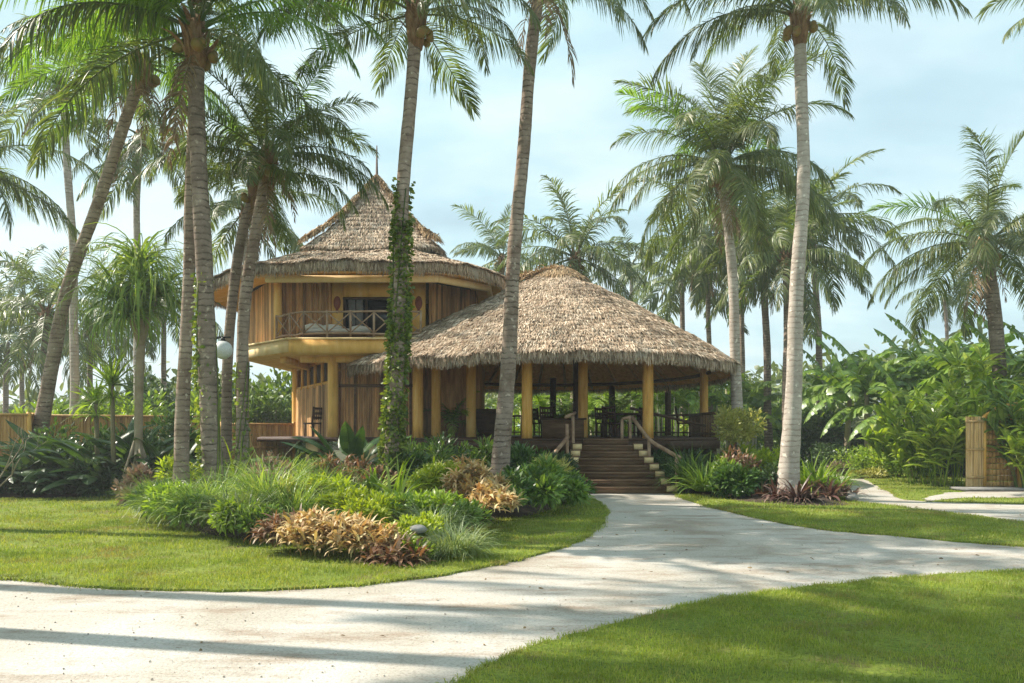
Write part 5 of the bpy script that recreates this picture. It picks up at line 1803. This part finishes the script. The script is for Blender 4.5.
for (px, py, Y, lab, h0) in ((112, 385, 19.6, 'spiky bright green dracaena below the pandanus', 1.05), (96, 404, 20.2, 'smaller spiky dracaena by the fence', .8)):
    c = P(px, py, Y)
    r = empty('dracaena', (c[0], c[1], 0), lab, 'plant', 'spiky plants by the fence')
    mb = MB()
    tuft(mb, c, h0, 70, .06, .05, e=(-5, 86), droop=(10, 70), k=6, g=g)
    tuft(mb, c - [0, 0, .3], h0 * .9, 40, .055, .05, e=(-10, 45), droop=(20, 80), k=6, g=g)
    mb.build('crown', M['bright'], r)
    mb = MB(); mb.tube([[c[0] + .05, c[1], 0], c], [.06, .05], 7); mb.build('stem', M['stem'], r, smooth=True)

# --- bed at the other side of the drive
GR = 'plants of the bed beside the footpath'
for (px, Y, h, n, mat, wd, lab) in ((690, 20.3, 1.15, 300, 'dark', .035, 'dark strap leaved clump beside the handrail'), (704, 19.4, .85, 240, 'mid', .035, 'green strap clump behind the round boulder'),
                                    (676, 21.6, 1.0, 200, 'deep', .04, 'deep green clump under the deck edge'), (815, 19.0, .95, 300, 'bright', .04, 'upright bright green strap clump behind the maroon rosettes'),
                                    (836, 19.8, .7, 180, 'mid', .035, 'small green strap clump nearest the footpath'), (720, 20.8, 1.0, 240, 'dark', .035, 'dark grassy clump before the topiary')):
    x = X(px, Y)
    plant('strap_leaf_plant', mat, lab, 'plant', GR, (x, Y, .15), lambda mb: tuft(mb, (x, Y, .15), h, n, wd, .22, e=(30, 88), droop=(25, 105), g=g_()))
for (px, Y, n, mat, L, lab) in ((798, 17.5, 60, 'bromel', .62, 'large maroon rosette nearest the lawn'), (828, 18.2, 55, 'bromel', .5, 'maroon rosette at the footpath end of the bed'), (776, 18.0, 50, 'bromel', .5, 'maroon rosette beside the pale stone'),
                                (812, 18.6, 44, 'russet', .5, 'brownish rosette behind the large maroon one'), (760, 18.6, 40, 'russet', .45, 'brownish rosette under the pale trunk foot'), (843, 18.7, 36, 'bromel', .4, 'small dark rosette at the outer tip')):
    x = X(px, Y)
    plant('rosette_plant', mat, lab, 'plant', GR, (x, Y, .12), lambda mb: [tuft(mb, (x, Y, .12), L, n, .07, .10, e=(15, 80), droop=(25, 100), k=6, g=g_()), tuft(mb, (x + .3, Y + .1, .12), L * .7, n // 2, .06, .08, e=(15, 80), droop=(25, 100), k=6, g=g_())])
for (px, Y, s, mat, n, L, lab) in ((738, 18.6, (.62, .5, .85), 'dark', 1900, .15, 'dark green rounded shrub near the boulders'), (722, 19.6, (.5, .5, .8), 'mid', 1100, .15, 'green shrub between boulder and topiary stem'),
                                   (736, 19.9, (.62, .4, 1.05), 'russet', 800, .15, 'reddish leaved shrub above the dark rounded one'), (764, 21.0, (.8, .5, 1.15), 'lime', 1800, .14, 'bright lime shrub between the two trunks'),
                                   (742, 21.8, (.6, .5, 1.25), 'lime', 1200, .14, 'lime shrub under the topiary ball'), (760, 18.9, (.6, .5, .75), 'deep', 1300, .15, 'deep green shrub at the pale trunk foot'),
                                   (790, 19.8, (.6, .5, .85), 'dark', 1200, .15, 'dark shrub just behind the pale trunk'), (700, 22.4, (1.0, .4, 1.1), 'deep', 1500, .18, 'deep green shrub against the deck skirting'),
                                   (660, 22.0, (.7, .3, .9), 'deep', 900, .16, 'deep green shrub beside the stair rail')):
    x = X(px, Y)
    plant('shrub', mat, lab, 'shrub', GR, (x, Y, .1), lambda mb: bush(mb, (x, Y, .1), s, n, L, L * .36, g=g_()), stems=lambda sm: [sm.tube([[x, Y, 0], [x + s[0] * .35 * math.cos(a), Y + s[1] * .35 * math.sin(a), s[2] * .6]], [.02, .008], 5) for a in (.4, 2.4, 4.4)])
tx, ty = X(735, 21.3), 21.3
tpy = empty('topiary_shrub', (tx, ty, 0), 'pale yellow-green topiary ball on a thin dark stem', 'shrub')
mb = MB(); bush(mb, (tx, ty, 1.25), (.72, .72, 1.05), 3600, .10, .04, lobes=14, g=g_(), zmin=0); mb.build('crown', M['yellowgreen'], tpy)
mb = MB(); mb.tube([[tx + .12, ty, 0], [tx + .04, ty, .9], [tx, ty, 1.7]], [.035, .03, .025], 7); mb.tube([[tx + .02, ty, .95], [tx - .3, ty, 1.6]], [.022, .015], 6)
mb.build('stem', M['wood_dark'], tpy, smooth=True)

# --- bananas, gingers and shrubs on the far side of the lawn
BL = []
for k in range(6):
    mb = MB()
    g = np.random.default_rng(700 + k)
    blade(mb, (0, 0, 0), 0, R((78, 62, 48, 30, 8, 66)[k]), 2.5, .62, R((50, 75, 85, 95, 85, 95)[k]), .22, g, nseg=22, petiole=.16, fold=.3)
    BL.append(mb.mesh('leaf', M['banana']))
GBN = 'banana plants along the garden border'
BLAB = ['banana plant with wide torn leaves, first after the tall pale trunk', 'banana plant behind, leaves touching the palm thicket', 'banana plant with one long drooping leaf over the shrubs',
        'banana plant with a thin leaning stem above the round shrubs', 'banana plant with upright leaves against the sky', 'tall banana plant above the yellow-green ginger', 'banana plant behind the ginger clump',
        'banana plant with broad dark leaves near the gate', 'banana plant leaning over the bamboo gate', 'banana plant behind the gate', 'banana plant at the border under the shaggy palm', 'low banana plant between shrubs and ginger',
        'banana plant at the far corner of the pavilion', 'banana plant between pavilion and white trunk', 'young banana plant behind the topiary ball']
for i, (px, Y, h) in enumerate(((846, 31, 3.1), (832, 35, 3.3), (868, 30, 3.0), (886, 31, 2.6), (905, 33, 3.6), (928, 31, 3.8), (945, 29, 3.4), (966, 28, 3.3), (1000, 26, 3.1), (1022, 27, 3.3), (1046, 25, 3.0), (912, 28, 2.2), (668, 37, 2.6), (694, 36, 3.0), (748, 35, 2.4))):
    x = X(px, Y)
    g = g_()
    r = empty('banana_plant', (x, Y, 0), BLAB[i], 'banana plant', GBN)
    lx, ly = g.normal(0, .2, 2)
    mb = MB(); mb.tube([[x, Y, 0], [x + lx * .4, Y + ly * .4, h * .5], [x + lx, Y + ly, h]], [.13, .11, .07], 9); mb.build('stem', M['stem_pale'], r, smooth=True)
    n = 11
    for k in range(n):
        b = (5, 0, 1, 1, 2, 2, 3, 3, 3, 4, 4)[k]
        inst('leaf', BL[b], r, (lx, ly, h - .12 + .1 * g.uniform()), (g.normal(0, .12), 0, k * 2.39996 + g.uniform(0, .5)), g.uniform(.95, 1.35))


def ginger(mb, x, y, rx, ry, h, ns, L, wd):
    g = g_()
    for i in range(ns):
        a = g.uniform(0, 6.283); r = math.sqrt(g.uniform())
        c = np.array([x + rx * .5 * r * math.cos(a), y + ry * .5 * r * math.sin(a), 0])
        tp = c + np.array([rx * .8 * r * math.cos(a), ry * .8 * r * math.sin(a), h * g.uniform(.6, 1.05)])
        st_ = catmull([c, c * .5 + tp * .5 + [0, 0, h * .1], tp], 5)
        mb.tube(st_, .014, 5, cap=False)
        m = 13
        for k in range(m):
            t = .28 + .72 * k / (m - 1)
            p = np.array([np.interp(t, np.linspace(0, 1, len(st_)), st_[:, j]) for j in range(3)])
            blade(mb, p, a + (1.4 if k % 2 else -1.4) + g.normal(0, .5), R(g.uniform(18, 70) + 15 * t), L * g.uniform(.7, 1.15), wd * g.uniform(.8, 1.2), R(g.uniform(40, 110)), 0, g, nseg=6, petiole=.05, fold=.2)


for (px, Y, rx, h, ns, mat, lab) in ((915, 24.0, 1.2, 1.8, 11, 'bright', 'green ginger clump farthest from the gate'), (936, 22.6, 1.25, 2.2, 15, 'ginger', 'big bright ginger clump with lance leaves beside the gate'),
                                     (957, 22.8, .8, 2.6, 12, 'ginger', 'tall ginger clump touching the gate post'), (1033, 20.9, .5, 1.9, 13, 'ginger', 'bright ginger clump on the hinge side of the gate'),
                                     (1036, 21.4, 1.0, 2.6, 18, 'mid', 'ginger clump at the border beyond the gate'), (992, 24.0, 1.2, 3.9, 14, 'ginger', 'tall ginger clump rising behind the gate')):
    x = X(px, Y)
    plant('ginger_clump', mat, lab, 'plant', 'ginger clumps by the gate', (x, Y, 0), lambda mb: ginger(mb, x, Y, rx, rx * .8, h, ns, .78, .20))
for i, (px, Y, s, mat, lab) in enumerate((
        (838, 30, (1.2, .8, 1.3), 'deep', 'deep green shrub under the bananas next to the pale trunk'), (858, 27.5, (.9, .7, 1.15), 'bright', 'round green shrub at the lawn edge, nearest the footpath bend'),
        (880, 27.2, (.9, .7, 1.2), 'ginger', 'round light green shrub in the middle of the lawn edge'), (899, 26.6, (.9, .7, 1.1), 'bright', 'round green shrub beside the pale flowers'),
        (872, 26.2, (.8, .3, .3), 'yellowgreen', 'low pale flowering plants along the lawn edge'), (842, 27.8, (.6, .4, .6), 'pink', 'greyish brown shrub at the lawn end'),
        (915, 25.6, (.8, .6, 1.0), 'mid', 'green shrub at the foot of the far ginger clump'), (870, 33, (2.0, 1, 2.0), 'deep', 'deep green shrub between banana stems'), (915, 33, (2.2, 1, 2.2), 'deep', 'deep green thicket below the banana crowns'),
        (822, 34, (1.6, 1, 2.6), 'dark', 'dark green shrub behind the pale trunk'), (800, 38, (2.2, 1, 3.3), 'mid', 'green shrub beyond the lime bed, in the palm thicket'), (760, 40, (2.6, 1, 3.2), 'mid', 'green shrub between the thicket trunks'),
        (722, 46, (2.6, 1, 3.2), 'ginger', 'light green shrub beyond the open end of the pavilion'), (682, 44, (2.4, 1, 2.6), 'ginger', 'light green shrub seen under the pavilion eave'), (644, 42, (2.0, 1, 2.6), 'mid', 'green shrub seen through the pavilion beside the corner post'),  # ginger colour brightens shrubs here as if the sun reached them
        (602, 41, (2.0, 1, 2.6), 'ginger', 'light green shrub seen through the middle of the pavilion'), (558, 41, (2.0, 1, 2.8), 'mid', 'green shrub seen through the pavilion behind the counter'), (514, 42, (2.0, 1, 2.8), 'ginger', 'light shrub seen past the bare trunk through the pavilion'),
        (470, 36, (1.8, 1, 2.8), 'mid', 'green shrub seen through the gap beside the house wall'), (965, 27, (1.8, .8, 2.3), 'deep', 'deep green thicket behind the gate'), (1030, 26, (1.8, .8, 2.4), 'dark', 'dark thicket at the border by the gate'))):
    x = X(px, Y)
    plant('shrub', mat, lab, 'shrub', 'shrubs around the far lawn and behind the pavilion', (x, Y, 0), lambda mb: bush(mb, (x, Y, 0), s, 2300 if s[2] > 1.5 else 1500, .26 if s[2] > 1.5 else .13, .10 if s[2] > 1.5 else .045, lobes=12, g=g_()), stems=lambda sm: [sm.tube([[x, Y, 0], [x + s[0] * .4 * math.cos(a), Y + s[1] * .4 * math.sin(a), s[2] * .62]], [.03, .012], 5) for a in (.4, 2, 3.7, 5.2)])

# slim areca palms behind the pavilion
AR = [frond_mesh('frond', R(e), R(b), 1.7, 30, .5, .05, .5, 600 + i, M['bright'], segs=3, vee=.2) for i, (e, b) in enumerate(((78, 60), (52, 85), (25, 95)))]
for i, (px, Y, h) in enumerate(((502, 35, 2.3), (520, 36, 2.8), (541, 34.5, 2.5), (561, 36, 3.0), (590, 35, 2.2), (604, 34, 2.7), (619, 35.5, 2.3), (634, 34.5, 2.9), (657, 35, 3.2), (666, 37, 3.4), (674, 34.5, 3.0), (688, 38, 3.6), (699, 35, 3.3), (716, 36, 3.5), (726, 39, 3.6), (752, 36, 3.0))):
    x = X(px, Y)
    g = g_()
    r = empty('areca_palm', (x, Y, 0), 'slim pale stemmed areca palm in the row behind the pavilion', 'palm tree', 'areca palms behind the pavilion')
    mb = MB(); mb.tube([[x, Y, 0], [x + .08, Y, h * .5], [x, Y, h]], [.055, .045, .03], 7); mb.tube([[x + .12, Y, 0], [x + .25, Y, h * .85]], [.045, .03], 6)
    mb.build('stem', M['stem_sunlit'], r, smooth=True)
    for k in range(9):
        inst('frond', AR[k % 3], r, (0 if k % 2 else .2, 0, h * (1 if k % 2 else .85)), (0, 0, k * 2.4 + i), g.uniform(.8, 1.15))
for (px, Y, lab) in ((617, 27.6, 'potted bright green palm behind the dining table'), (566, 29.5, 'potted palm in the depth of the pavilion'), (452, 26.0, 'potted palm in the corner by the house wall')):
    x = X(px, Y)
    g = g_()
    r = empty('potted_palm', (x, Y, DECK), lab, 'potted plant', 'potted palms in the pavilion')
    mb = MB(); mb.tube([[x, Y, DECK], [x, Y, DECK + .4], [x, Y, DECK + .42]], [.16, .24, .2], 12); mb.build('pot', M['pot'], r, smooth=True)
    for k in range(11):
        inst('frond', AR[k % 3], r, (0, 0, .4), (0, 0, k * 2.4), g.uniform(.6, .85))

# --- far wood closing the view
g = g_()
mb = MB()
n = 26000
x = g.uniform(-70, 75, n)
y = g.uniform(58, 78, n)
ht = 4.6 + 1.6 * np.sin(x * .21 + 1) + 1.1 * np.sin(x * .53 + 2) + .7 * np.sin(x * 1.7) + np.where(x > 12, 1.6, 0) - np.where(x < -22, 1.2, 0)
z = ht * g.uniform(0, 1, n) ** .7
leafcloud(mb, np.stack([x, y, z], 1), g.normal(size=(n, 3)) + [0, 0, .3], g.uniform(.6, 1.3, n), g.uniform(.25, .55, n), g)
tag(mb.build('woods', M['far']), 'far green wood behind the garden', 'wood', kind='stuff')

# --- grit on the drive, thicker along the lawn edges
g = g_()
mb = MB()
n = 5000
yy = 4.6 + 15 * g.uniform(0, 1, n) ** 1.6
xx = g.uniform(-.68, .68, n) * yy
f = np.sin(xx * 1.3 + 1) * np.sin(yy * 1.1) + .7 * np.sin(xx * 3.1) * np.sin(yy * 2.7 + xx)
k_ = ~(inside(np.c_[xx, yy], LAWN['a']) | inside(np.c_[xx, yy], LAWN['b']) | inside(np.c_[xx, yy], LAWN['c'])) & (g.uniform(-1.3, 1.2, n) < f) & ((yy < 20) | (xx > 4.4) | (xx < 1))
xx, yy = xx[k_], yy[k_]
m_ = len(xx)
s_ = .003 + .010 * g.uniform(0, 1, m_) ** 4
D8 = np.array([[1, 0, 0], [0, 1, 0], [-1, 0, 0], [0, -1, 0], [0, 0, .7], [0, 0, -.7]])
V_ = D8[None] * s_[:, None, None] * g.uniform(.6, 1.3, (m_, 6, 1)) + np.c_[xx, yy, .006 + s_ * .4][:, None]
T8 = np.array([[0, 1, 4], [1, 2, 4], [2, 3, 4], [3, 0, 4], [1, 0, 5], [2, 1, 5], [3, 2, 5], [0, 3, 5]])
mb.add(V_.reshape(-1, 3), (np.arange(m_)[:, None, None] * 6 + T8[None]).reshape(-1, 3))
tag(mb.build('gravel', M['grit']), 'loose grit and pebbles on the pale drive', 'gravel', kind='stuff')

# --- small litter on the drive
g = g_()
mb = MB()
n = 170
yy = g.uniform(4.8, 20, n); xx = g.uniform(-.68, .68, n) * yy
k_ = ~(inside(np.c_[xx, yy], LAWN['a']) | inside(np.c_[xx, yy], LAWN['b']) | inside(np.c_[xx, yy], LAWN['c']))
xx, yy = xx[k_], yy[k_]
leafcloud(mb, np.c_[xx, yy, np.full(len(xx), .012)], np.c_[g.normal(size=(len(xx), 2)), g.uniform(0, .12, len(xx))], g.uniform(.02, .075, len(xx)), g.uniform(.01, .025, len(xx)), g)
tag(mb.build('fallen_leaves', M['frond_dry']), 'small dry leaves and bits scattered on the pale drive', 'leaves', kind='stuff')

# ------------------------------------------------------------------ thin haze, added to lift and fade the shadows
hm, hnt, hout = newmat('shadow_fade_haze')
pv = nd(hnt, 'ShaderNodeVolumePrincipled', Density=.0015)
pv.inputs['Color'].default_value = (.90, .94, .95, 1)
pv.inputs['Anisotropy'].default_value = .15
hnt.links.new(pv.outputs[0], hout.inputs['Volume'])
mb = MB()
mb.box((0, 419.5, 12.5), (1210, 965, 27.2))
tag(mb.build('haze', hm), 'thin haze added over the whole garden to fade its shadows', 'haze', kind='stuff')
